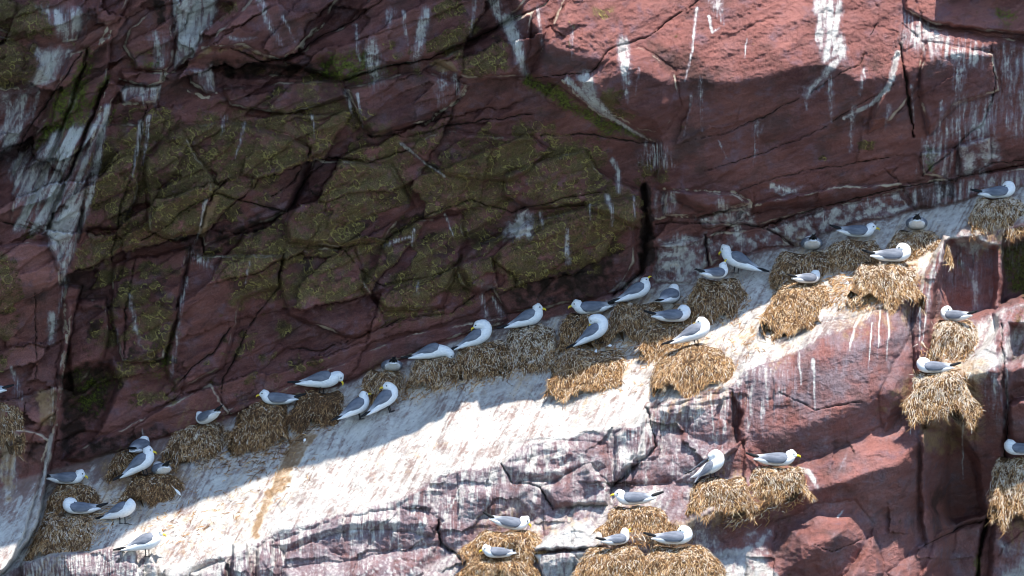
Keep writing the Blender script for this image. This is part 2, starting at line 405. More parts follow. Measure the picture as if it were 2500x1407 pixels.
# ---- cracks
CRK = [
    ([(830, 200), (930, 166), (1060, 141), (1240, 56), (1340, 0), (1420, -60)], 5, .07),
    ([(690, 150), (830, 62), (945, 0)], 4, .05),
    ([(1290, 190), (1440, 178), (1480, 125), (1590, 85), (1660, 30), (1720, -10)], 4, .05),
    ([(1572, 455), (1580, 560), (1566, 660), (1500, 722)], 14, .20),
    ([(345, 590), (520, 470), (700, 520), (745, 440), (800, 380), (900, 400), (1010, 360)], 5, .07),
    ([(500, 620), (490, 560), (510, 470), (560, 440)], 7, .09),
    ([(660, 480), (720, 440), (760, 360)], 5, .06),
    ([(930, 600), (1040, 520), (1150, 490), (1250, 520), (1380, 480), (1480, 470)], 4, .06),
    ([(830, 600), (880, 660), (940, 700), (1100, 660)], 4, .04),
    ([(540, 1000), (545, 930), (600, 800), (680, 700), (690, 620)], 4, .05),
    ([(860, 830), (780, 860), (700, 850)], 4, .05),
    ([(400, 970), (470, 900), (520, 860), (560, 800)], 5, .06),
    ([(300, 880), (310, 760), (330, 640)], 5, .06),
    ([(270, 640), (300, 500), (345, 310), (360, 260)], 5, .06),
    ([(1320, 330), (1440, 330), (1540, 345), (1600, 350)], 5, .05),
    ([(900, 330), (1010, 335), (1180, 290), (1300, 280)], 5, .06),
    ([(1640, 350), (1760, 330), (1960, 240), (2100, 150), (2140, 60)], 3, .03),
    ([(1700, 420), (1850, 380), (2010, 310), (2190, 200)], 3, .03),
    ([(1780, 480), (1900, 430), (2100, 400), (2200, 380)], 3, .03),
    ([(2230, 330), (2210, 200), (2200, 110)], 8, .12),
    ([(2250, 430), (2400, 300), (2430, 200), (2420, 110)], 4, .05),
    ([(2330, 440), (2420, 400), (2600, 370)], 4, .05),
    ([(1600, 545), (1720, 545), (1870, 550), (2100, 478), (2300, 440), (2600, 380)], 5, .07),
    ([(1860, 550), (1940, 598)], 4, .05),
    ([(1720, 575), (1728, 650)], 4, .06),
    ([(2200, 470), (2190, 440), (2160, 410)], 3, .04),
    ([(1580, 1000), (1600, 1090), (1520, 1170), (1490, 1190)], 6, .10),
    ([(1225, 1130), (1250, 1180), (1320, 1190), (1350, 1245)], 4, .06),
    ([(1070, 1270), (1080, 1330), (1130, 1370)], 8, .12),
    ([(2410, 1262), (2395, 1330), (2385, 1420)], 12, .25),
    ([(2240, 1345), (2330, 1292), (2412, 1264), (2450, 1250)], 4, .08),
    ([(2445, 790), (2460, 1000), (2442, 1250)], 5, .08),
    ([(650, 1180), (690, 1250), (640, 1330)], 3, .02),
    ([(1290, 960), (1312, 990)], 4, .03),
    ([(1900, 960), (1990, 1000), (2100, 980)], 3, .03),
    ([(1990, 1330), (2040, 1345), (2100, 1320)], 3, .05),
    ([(30, 430), (60, 330), (200, 130)], 5, .05),
    ([(100, 570), (170, 420), (262, 200)], 5, .07),
    ([(85, 700), (90, 900), (60, 1000)], 4, .03),
    ([(0, 540), (80, 560), (140, 590)], 5, .05),
    ([(560, 120), (640, 150), (740, 130)], 7, .06),
    ([(940, 800), (1000, 770), (1100, 765), (1160, 720)], 4, .05),
    ([(640, 1230), (690, 1190), (780, 1090)], 3, .015),
]
CRACK = np.zeros(H.shape)
for pts, w, dep in CRK:
    sl = window(pts, 40)
    d, tt = line_d(pts, WX[sl] + 2 * perlin(PX[sl] / 12, PY[sl] / 12, 55), WY[sl])
    ww = .62 * w * (0.35 + 0.65 * np.sin(np.pi * np.clip(tt, .06, .94)) ** .5) * np.clip(.75 + 1.1 * fbm(PX[sl] / 45, PY[sl] / 45, 2, 58), .18, 1.5)
    m = np.exp(-(d / ww) ** 2)
    H[sl] -= dep * .85 * m
    CRACK[sl] = np.maximum(CRACK[sl], np.exp(-(d / (ww * 0.7)) ** 2))
# the wall hangs back behind its own lip, out of the sun
cap = DL - ryz * (PY - yL) * S - .10 - .03 * sstep(0, 60, PY - yL)
capm = (PX < 1255) & (PY > yL + 20) & (PY < yC - 60)
H = np.where(capm & (H > cap), cap + .04 * np.tanh((H - cap) / -.4), H)
OUTER = (PX < -20) | (PX > 2520) | (PY < -20) | (PY > 1427)


def Hs(px, py):
    i = np.clip(np.searchsorted(GX, px) - 1, 0, NX - 2); j = np.clip(np.searchsorted(GY, py) - 1, 0, NY - 2)
    u = (px - GX[i]) / (GX[i + 1] - GX[i]); v = (py - GY[j]) / (GY[j + 1] - GY[j])
    return float((1 - u) * (1 - v) * H[j, i] + u * (1 - v) * H[j, i + 1] + (1 - u) * v * H[j + 1, i] + u * v * H[j + 1, i + 1])


NESTS = [
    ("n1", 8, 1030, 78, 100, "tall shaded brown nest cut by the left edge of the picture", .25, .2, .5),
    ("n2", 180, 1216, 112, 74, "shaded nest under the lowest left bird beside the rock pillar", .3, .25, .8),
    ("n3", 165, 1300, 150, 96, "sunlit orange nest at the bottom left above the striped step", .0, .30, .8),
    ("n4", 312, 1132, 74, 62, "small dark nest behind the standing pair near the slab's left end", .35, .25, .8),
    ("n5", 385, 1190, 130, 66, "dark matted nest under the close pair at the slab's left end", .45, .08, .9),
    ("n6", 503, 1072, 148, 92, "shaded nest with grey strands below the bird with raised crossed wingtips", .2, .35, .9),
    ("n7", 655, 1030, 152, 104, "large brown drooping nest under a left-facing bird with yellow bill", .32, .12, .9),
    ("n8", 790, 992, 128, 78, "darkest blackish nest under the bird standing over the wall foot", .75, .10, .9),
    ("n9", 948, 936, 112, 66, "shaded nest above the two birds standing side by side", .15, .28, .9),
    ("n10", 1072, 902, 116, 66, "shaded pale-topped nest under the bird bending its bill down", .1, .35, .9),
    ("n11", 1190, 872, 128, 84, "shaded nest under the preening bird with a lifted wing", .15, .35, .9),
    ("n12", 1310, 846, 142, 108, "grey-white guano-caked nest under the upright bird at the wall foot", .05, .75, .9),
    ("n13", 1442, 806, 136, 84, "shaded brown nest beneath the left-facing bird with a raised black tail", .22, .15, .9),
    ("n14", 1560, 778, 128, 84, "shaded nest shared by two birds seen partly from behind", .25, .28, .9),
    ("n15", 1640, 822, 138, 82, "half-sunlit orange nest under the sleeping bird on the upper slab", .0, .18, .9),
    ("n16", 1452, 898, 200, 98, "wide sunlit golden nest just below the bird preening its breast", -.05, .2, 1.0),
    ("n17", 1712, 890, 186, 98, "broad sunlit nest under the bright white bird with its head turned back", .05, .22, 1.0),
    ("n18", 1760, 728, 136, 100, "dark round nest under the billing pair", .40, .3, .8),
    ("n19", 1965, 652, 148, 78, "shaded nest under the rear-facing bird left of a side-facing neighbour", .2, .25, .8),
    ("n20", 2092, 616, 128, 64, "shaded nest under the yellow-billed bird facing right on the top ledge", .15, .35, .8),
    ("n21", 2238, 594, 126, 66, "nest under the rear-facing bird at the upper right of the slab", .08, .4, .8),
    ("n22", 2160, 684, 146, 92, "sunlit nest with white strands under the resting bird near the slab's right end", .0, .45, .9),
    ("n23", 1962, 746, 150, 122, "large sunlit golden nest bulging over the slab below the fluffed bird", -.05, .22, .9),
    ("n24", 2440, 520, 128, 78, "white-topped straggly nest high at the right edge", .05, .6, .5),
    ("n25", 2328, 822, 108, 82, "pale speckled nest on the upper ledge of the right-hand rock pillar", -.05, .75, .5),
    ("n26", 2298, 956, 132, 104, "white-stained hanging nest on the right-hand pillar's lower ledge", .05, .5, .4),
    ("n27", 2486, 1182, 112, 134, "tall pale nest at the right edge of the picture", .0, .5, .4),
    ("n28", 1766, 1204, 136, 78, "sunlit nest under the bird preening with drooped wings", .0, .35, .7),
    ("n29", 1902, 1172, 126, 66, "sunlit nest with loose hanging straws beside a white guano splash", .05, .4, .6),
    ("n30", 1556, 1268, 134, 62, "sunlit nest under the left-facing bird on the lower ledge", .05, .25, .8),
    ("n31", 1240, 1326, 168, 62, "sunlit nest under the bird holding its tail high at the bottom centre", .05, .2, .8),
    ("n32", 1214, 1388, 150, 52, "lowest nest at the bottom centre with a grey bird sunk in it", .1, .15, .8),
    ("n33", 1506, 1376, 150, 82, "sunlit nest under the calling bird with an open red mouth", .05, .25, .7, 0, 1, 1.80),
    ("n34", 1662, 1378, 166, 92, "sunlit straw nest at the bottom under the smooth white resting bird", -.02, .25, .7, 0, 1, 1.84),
]


# ------------------------------------------------------------------ stains: guano, lichen, moss, ochre, black algae and painted shade, rock tone and painted sunlight
GUA = np.zeros(H.shape); LIC = np.zeros(H.shape); MOS = np.zeros(H.shape); OCH = np.zeros(H.shape); BLA = np.zeros(H.shape); WET = np.zeros(H.shape)
TON = 0.5 + 0.45 * fbm(PX / 170, PY / 120, 4, 61) + 0.18 * fbm(bu / 40, bv / 12, 3, 62) + is_low * (.10 + .22 * sstep(1650, 1900, PX)) - .12 * is_low * sstep(1300, 900, PX) + .26 * lit_top * is_wall + .30 * sstep(-10, 20, poly_sd([(-60, 592), (140, 590), (150, 690), (195, 702), (128, 1130), (20, 1388), (-60, 1440)], WX, WY))  # lit_top lightens the rock colour where sun falls above the lip
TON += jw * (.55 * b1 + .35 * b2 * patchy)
nz1 = fbm(PX / 22, PY / 22, 4, 63); nz2 = fbm(PX / 70, PY / 60, 4, 64); nz3 = fbm(PX / 8, PY / 8, 3, 65)


def strk(ang, wid, ln, seed):
    a = math.radians(ang); ca, sa = math.cos(a), math.sin(a)      # ang: lean of the run-off, 0 = straight down, + = down-left
    u = PX * ca + PY * sa; v = PY * ca - PX * sa
    return fbm((u + 4 * nz2) / wid, v / (wid * ln), 3, seed)


ST0 = strk(3, 10, 7, 71); ST1 = strk(27, 14, 12, 72); ST2 = strk(22, 16, 5, 73); STN = strk(1, 3.6, 12, 74)


def stain(A, poly, amt, soft=25, noise=nz1, k=0.9):
    sl = window(poly, soft * 2)
    m = sstep(-soft, soft, poly_sd(poly, PX[sl] + 2.2 * wx_[sl], PY[sl] + 2.2 * wy_[sl]))
    A[sl] = np.maximum(A[sl], np.clip(m * (amt + k * noise[sl]), 0, 1))


def drip(A, pts, w0, w1, amt, k=0.9, noise=None):
    n = .85 * STN + .45 * nz1 if noise is None else noise
    sl = window(pts, max(w0, w1) * 2 + 10)
    d, tt = line_d(pts, PX[sl] + .5 * wx_[sl], PY[sl] + .5 * wy_[sl])
    w = w0 + (w1 - w0) * tt
    m = sstep(1.4, 0.0, d / w) * (1 - 0.40 * tt ** 2)
    amt = amt * 1.08 if A is GUA else amt
    A[sl] = np.maximum(A[sl], np.clip(m * (amt + k * n[sl] + .35 * nz3[sl]), 0, 1))


# guano: the slab
yCw = yC; down = np.clip((Y - yC) / (yE1 - yC), 0, 1.6)
ST1f = strk(27, 4.2, 30, 75)
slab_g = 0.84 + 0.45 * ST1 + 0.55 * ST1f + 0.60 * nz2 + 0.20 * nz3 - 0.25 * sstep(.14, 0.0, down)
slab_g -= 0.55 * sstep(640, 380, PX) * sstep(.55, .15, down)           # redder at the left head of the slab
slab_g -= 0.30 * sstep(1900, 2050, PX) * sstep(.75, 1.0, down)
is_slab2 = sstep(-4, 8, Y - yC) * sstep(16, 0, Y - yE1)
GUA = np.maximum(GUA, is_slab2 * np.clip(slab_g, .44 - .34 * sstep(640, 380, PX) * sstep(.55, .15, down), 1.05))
# runs below the slab edge
run = np.clip((Y - yE1) / 130, 0, 2)
ST0w = strk(4, 16, 6, 76)
runw = sstep(-.35, .35, fbm(PX / 150, PY / 400, 2, 77) + .15)
GUA = np.maximum(GUA, is_low * np.clip((0.72 - 0.50 * run) + .95 * ST0w + .8 * STN * sstep(0, .2, run) + 0.15 * nz1, 0, 1) * (run < 1.9) * (.45 + .55 * runw) * (1 - .45 * sstep(1750, 1950, PX)))
GUA = np.maximum(GUA, sstep(0, 20, Y - yE1) * np.clip(.40 - .50 * sstep(1700, 1900, PX) + .55 * nz2 + .35 * ST0w + .25 * nz1 + .3 * nz3, 0.0, .60))
bulge = sstep(-20, 60, poly_sd([(1790, 800), (2230, 700), (2240, 900), (2060, 1010), (1820, 1040)], PX, PY))
FIL = bulge * is_low * np.clip(.45 + .9 * nz2 + .5 * ST0w, 0, .9) + is_low * np.clip(.85 - .62 * sstep(1650, 1850, PX) + .7 * nz2, 0, 1) + .25 * is_wall * np.clip(.2 + 1.2 * nz2, 0, 1)
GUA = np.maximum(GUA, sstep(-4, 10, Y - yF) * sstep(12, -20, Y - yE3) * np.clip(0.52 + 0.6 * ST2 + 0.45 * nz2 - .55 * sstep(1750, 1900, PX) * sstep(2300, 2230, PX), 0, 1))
for poly, amt, soft, ns, k in [
    ([(100, 20), (200, 15), (212, 75), (150, 105), (120, 60)], .7, 18, ST0, .9),
    ([(85, 112), (172, 125), (130, 200), (60, 218), (100, 160)], .7, 16, ST1, .9),
    ([(0, 222), (90, 215), (60, 330), (0, 390)], .45, 20, ST1, .9),
    ([(20, 395), (200, 300), (262, 275), (200, 540), (152, 690), (105, 572), (30, 560)], .62, 16, ST1, 1.3),
    ([(424, -10), (530, -10), (518, 60), (462, 132), (426, 160)], .8, 10, ST0, .9),
    ([(290, 215), (390, 208), (386, 256), (302, 255)], .55, 10, ST0, 1.0),
    ([(458, 165), (522, 166), (527, 228), (500, 228)], .7, 10, ST0, 1.0),
    ([(360, 88), (402, 80), (418, 150), (372, 168)], .40, 14, ST0, .9),
    ([(1225, 540), (1300, 520), (1310, 580), (1230, 590)], .75, 14, nz1, 1.0),
    ([(1570, 345), (1625, 350), (1640, 400), (1590, 420), (1555, 400)], .45, 20, STN, 1.2),
    ([(1985, -60), (2045, -60), (2062, 140), (2000, 150)], .80, 14, ST0, 1.0),
    ([(2200, 20), (2280, 60), (2420, 120), (2400, 170), (2300, 160), (2190, 110)], .50, 22, ST0, 1.1),
    ([(2040, 140), (2060, 150), (1970, 250), (1950, 240)], .6, 12, ST1, 1.0),
    ([(2250, 330), (2350, 230), (2440, 230), (2440, 330), (2330, 440), (2250, 430)], .36, 25, ST0, .9),
    ([(2420, 100), (2600, 120), (2600, 370), (2440, 330)], .30, 30, ST0, .9),
    ([(2342, 352), (2440, 332), (2440, 392), (2342, 432)], .55, 12, nz1, .8),
    ([(1602, 592), (1720, 575), (1725, 650), (1690, 690), (1602, 690)], .60, 12, nz1, 1.0),
    ([(1722, 590), (1880, 560), (1942, 600), (1850, 612), (1730, 650)], .42, 14, nz1, 1.1),
    ([(1872, 557), (2100, 485), (2190, 475), (2240, 520), (2050, 555), (1950, 600)], .55, 12, nz1, 1.0),
    ([(2190, 470), (2500, 410), (2600, 400), (2600, 440), (2240, 520)], .42, 16, ST0, .9),
    ([(1690, 530), (1820, 505), (1870, 545), (1720, 560)], .50, 14, nz1, 1.0),
    ([(1880, 450), (1960, 455), (1940, 480), (1880, 475)], .45, 10, nz1, 1.0),
    ([(1605, 470), (1640, 470), (1650, 520), (1605, 530)], .40, 12, ST0, 1.0),
    ([(1490, 700), (1560, 660), (1600, 690), (1500, 740)], .45, 14, nz1, 1.2),
    ([(1170, 690), (1215, 680), (1220, 712), (1175, 716)], .40, 8, nz1, .8),
    ([(1246, 1090), (1400, 1085), (1480, 1100), (1470, 1140), (1380, 1170), (1255, 1180)], .50, 30, nz1, 1.2),
    ([(1440, 1120), (1500, 1180), (1480, 1240), (1450, 1200)], .50, 16, nz3, 1.2),
    ([(1300, 1352), (1480, 1338), (1490, 1440), (1330, 1440)], .72, 10, ST0, .8),
    ([(1345, 1298), (1440, 1262), (1475, 1300), (1472, 1336), (1300, 1350)], .85, 8, nz1, .5),
    ([(1730, 1340), (1830, 1330), (1910, 1410), (1740, 1440)], .85, 12, nz1, .6),
    ([(1800, 1290), (1880, 1300), (1890, 1360), (1830, 1340)], .40, 14, nz1, 1.2),
    ([(2330, 800), (2440, 762), (2436, 890), (2400, 940), (2330, 900)], .80, 14, ST1, .7),
    ([(2300, 580), (2385, 560), (2440, 590), (2380, 615), (2310, 600)], .80, 12, nz1, .7),
    ([(2440, 1320), (2600, 1300), (2600, 1480), (2440, 1480)], .65, 22, nz2, .9),
    ([(2400, 930), (2445, 900), (2455, 1010), (2430, 1060)], .36, 14, ST0, 1.0),
    ([(60, 1372), (240, 1338), (335, 1342), (335, 1400), (60, 1430)], .55, 10, STN, 1.4),
    ([(0, 1050), (55, 1055), (35, 1200), (0, 1260)], .60, 10, ST0, .6),
    ([(330, 1370), (480, 1350), (560, 1390), (540, 1440), (330, 1440)], .60, 22, nz2, 1.0),
    ([(690, 1390), (900, 1370), (1060, 1340), (1000, 1440), (700, 1440)], .36, 24, nz3, 1.0),
]:
    stain(GUA, poly, amt, soft, ns, k)
for pts, w0, w1, amt in [
    ([(632, -10), (650, 50), (690, 110)], 16, 8, .55), ([(560, 92), (590, 100), (625, 92)], 8, 5, .5),
    ([(345, 300), (322, 430)], 10, 4, .7), ([(365, 285), (350, 400)], 8, 4, .7), ([(262, 260), (225, 470), (160, 660)], 10, 8, .9),
    ([(598, 300), (576, 390)], 7, 4, .5), ([(548, 290), (540, 330)], 12, 4, .45), ([(1040, 25), (1015, 150)], 15, 20, .75),
    ([(1200, -10), (1225, 62)], 20, 12, .75), ([(1238, 50), (1262, 110), (1280, 175)], 22, 16, 1.0), ([(910, 100), (925, 190)], 14, 30, .6),
    ([(955, 30), (945, 75)], 16, 8, .5), ([(1080, 178), (1075, 250)], 16, 30, .42), ([(1385, 195), (1440, 250), (1510, 300), (1570, 335)], 12, 5, .9),
    ([(1430, 190), (1450, 240), (1500, 290)], 24, 8, .95), ([(1522, 105), (1530, 200)], 20, 14, 1.0), ([(1525, 200), (1532, 250)], 10, 5, .55),
    ([(1498, 390), (1512, 420), (1510, 465)], 8, 10, .8), ([(1482, 480), (1494, 510), (1496, 552)], 10, 4, .7), ([(1385, 560), (1386, 640)], 5, 12, .7),
    ([(1740, -10), (1765, 60)], 26, 8, .55), ([(1700, 20), (1690, 120), (1672, 200)], 6, 3, .8), ([(1825, 95), (1820, 140)], 3, 3, .9),
    ([(1730, 40), (1740, 80), (1755, 70)], 5, 4, 1.0), ([(2192, 130), (2175, 200), (2130, 255), (2060, 290)], 10, 6, 1.0), ([(2085, 262), (2075, 370)], 12, 7, .55),
    ([(2170, 260), (2160, 320)], 10, 3, .5), ([(2025, 190), (2030, 300)], 18, 5, .45), ([(1965, 215), (1968, 270)], 9, 4, .6), ([(2225, 210), (2230, 300)], 8, 3, .45),
    ([(2345, 170), (2330, 300)], 20, 6, .5), ([(2390, 300), (2395, 380)], 10, 12, .6), ([(1710, 190), (1715, 320)], 8, 5, .4), ([(1755, 345), (1775, 390)], 4, 2, .4),
    ([(980, 350), (1040, 400), (1085, 432)], 6, 4, .7), ([(1000, 580), (940, 600)], 6, 8, .6), ([(1085, 525), (1110, 580)], 5, 3, .6),
    ([(500, 490), (490, 560), (470, 600)], 6, 5, .7), ([(470, 630), (520, 650)], 22, 16, .45), ([(455, 680), (440, 760), (425, 880), (415, 930)], 8, 7, .55),
    ([(318, 720), (330, 800), (345, 840)], 8, 10, .5), ([(128, 770), (126, 830)], 14, 14, .9), ([(150, 640), (160, 690), (135, 800)], 12, 6, .6), ([(128, 950), (122, 1030)], 10, 14, .5),
    ([(125, 1062), (112, 1150), (75, 1280), (50, 1330)], 6, 5, 1.1), ([(50, 1215), (28, 1260)], 8, 5, 1.0), ([(30, 900), (50, 980)], 8, 20, .45),
    ([(1205, 730), (1225, 770)], 7, 10, .6), ([(1175, 720), (1195, 790)], 8, 12, .45), ([(1020, 690), (1015, 720)], 6, 10, .4),
    ([(2105, 760), (2085, 800), (2075, 860)], 5, 3, 1.2), ([(2150, 740), (2145, 850)], 3, 3, 1.2), ([(2130, 790), (2120, 900)], 3, 2, 1.2), ([(2165, 730), (2170, 800), (2165, 880)], 3, 3, 1.2),
    ([(2262, 610), (2250, 700), (2245, 830)], 8, 3, 1.1), ([(2285, 600), (2262, 760), (2250, 850)], 5, 3, 1.0), ([(2300, 600), (2280, 690)], 3, 2, .9),
    ([(2345, 620), (2360, 700)], 10, 8, .45), ([(2370, 590), (2380, 640)], 5, 3, .8), ([(2375, 660), (2385, 750)], 8, 18, .7),
    ([(1985, 880), (1990, 1000)], 6, 3, 1.0), ([(1950, 860), (1955, 940)], 5, 3, 1.0), ([(1870, 900), (1875, 1000)], 4, 2, .9), ([(1735, 960), (1740, 1080)], 4, 2, 1.0), ([(1702, 990), (1700, 1040)], 4, 3, .9),
    ([(1940, 1150), (1975, 1150), (1995, 1190)], 12, 8, 1.1), ([(2045, 1262), (2060, 1245)], 4, 3, 1.0), ([(2230, 1010), (2222, 1060)], 3, 3, 1.0),
    ([(2348, 1020), (2352, 1170)], 4, 3, .8), ([(2455, 900), (2462, 1000)], 5, 6, .8), ([(2450, 1265), (2450, 1290)], 6, 4, .9), ([(1130, 1180), (1070, 1300)], 5, 3, .9),
    ([(2390, 590), (2385, 640)], 4, 3, .7),
    ([(470, 0), (480, 80)], 14, 10, .8), ([(380, 80), (388, 160)], 10, 16, .7), ([(690, 40), (720, 100)], 8, 4, .5), ([(865, 60), (880, 150)], 10, 6, .5), ([(985, 30), (995, 110)], 8, 5, .6), ([(1160, 0), (1150, 90)], 9, 5, .5),
    ([(1310, 20), (1325, 110)], 9, 5, .5), ([(1395, 70), (1400, 150)], 9, 4, .4), ([(1110, 190), (1120, 240)], 14, 8, .6), ([(845, 225), (860, 290)], 8, 5, .7), ([(870, 230), (885, 310)], 6, 4, .6), ([(905, 120), (915, 200)], 18, 26, .7),
    ([(300, 220), (310, 255)], 8, 6, .8), ([(345, 212), (350, 256)], 10, 8, .8), ([(375, 212), (378, 256)], 8, 8, .9), ([(60, 235), (40, 330)], 12, 8, .7), ([(95, 225), (75, 300)], 8, 6, .6), ([(20, 250), (10, 360)], 10, 8, .6),
    ([(1885, 455), (1930, 470)], 12, 10, .7), ([(1640, 475), (1650, 515)], 12, 8, .6), ([(1760, 500), (1790, 540)], 20, 14, .7), ([(1660, 600), (1650, 680)], 34, 24, .7), ([(1800, 560), (1815, 600)], 16, 24, .8), ([(1920, 555), (1930, 590)], 20, 16, .6),
    ([(2010, 520), (2020, 560)], 16, 10, .6), ([(2120, 490), (2130, 530)], 14, 12, .5), ([(2290, 450), (2300, 500)], 14, 10, .5), ([(2400, 420), (2410, 470)], 18, 10, .5), ([(2460, 140), (2470, 260)], 14, 8, .5), ([(2420, 240), (2410, 330)], 12, 8, .5),
    ([(1850, 300), (1840, 400)], 14, 8, .32), ([(2300, 250), (2290, 330)], 10, 5, .5), ([(2110, 170), (2100, 230)], 10, 6, .6), ([(1690, 230), (1672, 330)], 5, 3, .5), ([(1560, 170), (1550, 230)], 7, 3, .35),
    ([(470, 40), (450, 130)], 10, 8, .8), ([(500, 20), (510, 70)], 8, 5, .6), ([(250, 300), (215, 470)], 8, 7, .7), ([(180, 480), (160, 640)], 6, 5, .9), ([(120, 400), (90, 520)], 8, 6, .8), ([(75, 450), (60, 540)], 8, 5, .8),
    ([(285, 800), (290, 860)], 6, 4, .4), ([(350, 1050), (352, 1090)], 5, 3, .5), ([(610, 640), (600, 690)], 6, 4, .4), ([(760, 280), (770, 340)], 6, 4, .4), ([(1010, 560), (1005, 600)], 6, 8, .5), ([(1320, 520), (1325, 560)], 8, 5, .6), ([(1440, 500), (1442, 540)], 5, 3, .6), ([(1545, 480), (1550, 530)], 5, 3, .6),
]:
    drip(GUA, pts, w0, w1, amt)
# lichen
for poly, amt, soft in [
    ([(210, 290), (450, 260), (850, 250), (1000, 330), (1300, 290), (1460, 350), (1560, 460), (1550, 560), (1480, 640), (1240, 700), (1100, 760), (940, 780), (860, 730), (700, 760),
      (560, 740), (500, 640), (440, 640), (420, 760), (470, 900), (400, 960), (280, 880), (180, 860), (170, 700)], .72, 60),
    ([(700, 380), (1000, 400), (1100, 560), (1080, 720), (930, 740), (800, 640), (690, 600)], .95, 50),
    ([(1130, 560), (1420, 520), (1550, 480), (1540, 640), (1400, 680), (1230, 640)], .70, 40),
    ([(-20, 0), (110, 10), (120, 95), (60, 90), (-20, 60)], .85, 20), ([(-20, 75), (100, 110), (125, 180), (60, 210), (-20, 205)], .95, 16),
    ([(-20, 600), (40, 640), (60, 760), (30, 900), (-20, 920)], .85, 25), ([(880, 140), (1130, 40), (1180, 60), (1160, 110), (1040, 180), (930, 160)], .35, 30),
    ([(1040, 90), (1170, 50), (1170, 95), (1050, 125)], .85, 12), ([(1120, 110), (1230, 80), (1240, 160), (1190, 190), (1110, 170)], .85, 16), ([(1050, 20), (1130, 0), (1140, 40), (1060, 70)], .75, 16),
    ([(1480, 210), (1520, 215), (1520, 270), (1570, 290), (1500, 295), (1475, 250)], .9, 10), ([(490, 10), (580, 0), (560, 40), (500, 50)], .6, 16),
    ([(240, 920), (430, 880), (430, 980), (340, 1000), (260, 960)], .62, 24), ([(520, 780), (760, 740), (800, 900), (600, 960), (500, 920)], .38, 40),
    ([(590, 140), (820, 170), (840, 240), (620, 240)], .45, 24), ([(1380, 60), (1420, 60), (1400, 110)], .5, 10), ([(1450, 20), (1510, 10), (1500, 50), (1460, 60)], .45, 14), ([(2100, 345), (2140, 345), (2130, 375), (2095, 378)], .85, 7), ([(2010, 388), (2030, 388), (2028, 402), (2010, 402)], .8, 5),
    ([(2470, 760), (2520, 740), (2520, 880), (2470, 870)], .9, 14), ([(1550, 380), (1640, 400), (1640, 450), (1570, 450)], .7, 18),
]:
    stain(LIC, poly, amt, soft, nz2, .8)
LIC *= 1 - 0.5 * sstep(.3, .7, GUA)
LIC = np.clip(LIC * (.92 + jw * (1.5 * b1 + 1.1 * b2)) + .55 * fbm(PX / 48, PY / 40, 3, 66) * sstep(.1, .4, LIC), 0, 1)
# moss, black algae with the shade of hollows, ochre
for poly, amt, soft in [
    ([(1285, 200), (1345, 205), (1470, 290), (1570, 335), (1480, 335), (1400, 290)], .85, 14), ([(780, 150), (900, 120), (960, 180), (860, 215), (760, 190)], .7, 26),
    ([(140, 220), (230, 150), (200, 330), (80, 360)], .8, 22), ([(180, 300), (150, 420), (120, 400)], .7, 14), ([(320, 130), (400, 120), (390, 170), (310, 170)], .5, 16), ([(2262, 362), (2288, 362), (2284, 428), (2268, 420)], .9, 7),
    ([(2440, 600), (2520, 590), (2520, 720), (2460, 710)], .9, 18), ([(2435, 560), (2460, 560), (2455, 640), (2440, 620)], .8, 10), ([(2430, 10), (2480, 20), (2470, 70), (2440, 60)], .7, 16), ([(1360, 350), (1460, 360), (1450, 410), (1380, 400)], .6, 26),
    ([(620, 360), (720, 350), (700, 400), (600, 420)], .5, 26), ([(50, 540), (90, 560), (80, 590), (55, 580)], .6, 12), ([(2392, 1330), (2400, 1400), (2380, 1440), (2375, 1380)], .8, 10),
    ([(2330, 620), (2360, 640), (2375, 690), (2350, 670)], .55, 10), ([(380, 820), (440, 880), (400, 960), (340, 940)], .35, 30), ([(180, 900), (290, 930), (240, 1010), (170, 1000)], .5, 30),
]:
    stain(MOS, poly, amt, soft, nz1, .8)
for pts, w0, w1, amt in [([(262, 190), (200, 300), (120, 450)], 14, 10, .75), ([(215, 130), (160, 260), (110, 350)], 20, 14, .7), ([(300, 230), (240, 340), (200, 480)], 8, 5, .5),
                         ([(180, 200), (120, 320), (60, 400)], 12, 16, .55), ([(150, 420), (120, 500), (90, 560)], 14, 8, .6), ([(1290, 198), (1400, 260), (1560, 338)], 22, 12, .9), ([(90, 60), (180, 110)], 10, 10, .5)]:
    drip(MOS, pts, w0, w1, amt, .8, nz1)
for poly, amt, soft in [
    ([(1560, 455), (1598, 455), (1596, 640), (1562, 660)], .9, 10), ([(2270, 440), (2320, 430), (2335, 480), (2290, 500)], .8, 14), ([(140, 905), (260, 880), (290, 940), (220, 1040), (140, 1120)], .75, 24),
    ([(370, 0), (410, 0), (405, 60), (385, 60)], .8, 10), ([(480, 150), (820, 150), (820, 195), (560, 190)], .65, 14), ([(1240, 640), (1520, 600), (1500, 720), (1240, 770)], .55, 30),
    ([(360, 430), (480, 400), (480, 560), (380, 560)], .45, 30), ([(1050, 360), (1300, 360), (1430, 380), (1250, 440), (1060, 430)], .45, 30), ([(150, 1080), (420, 1040), (430, 1060), (160, 1135)], .5, 16),
    ([(840, 215), (1000, 330), (1150, 300), (1100, 350), (860, 340)], .35, 30), ([(90, 300), (200, 220), (150, 400), (60, 420)], .4, 30), ([(500, 560), (700, 500), (690, 590), (520, 610)], .5, 20),
]:
    stain(BLA, poly, amt, soft, nz1, .7)  # algae, plus the shade of recesses darkened into the rock colour
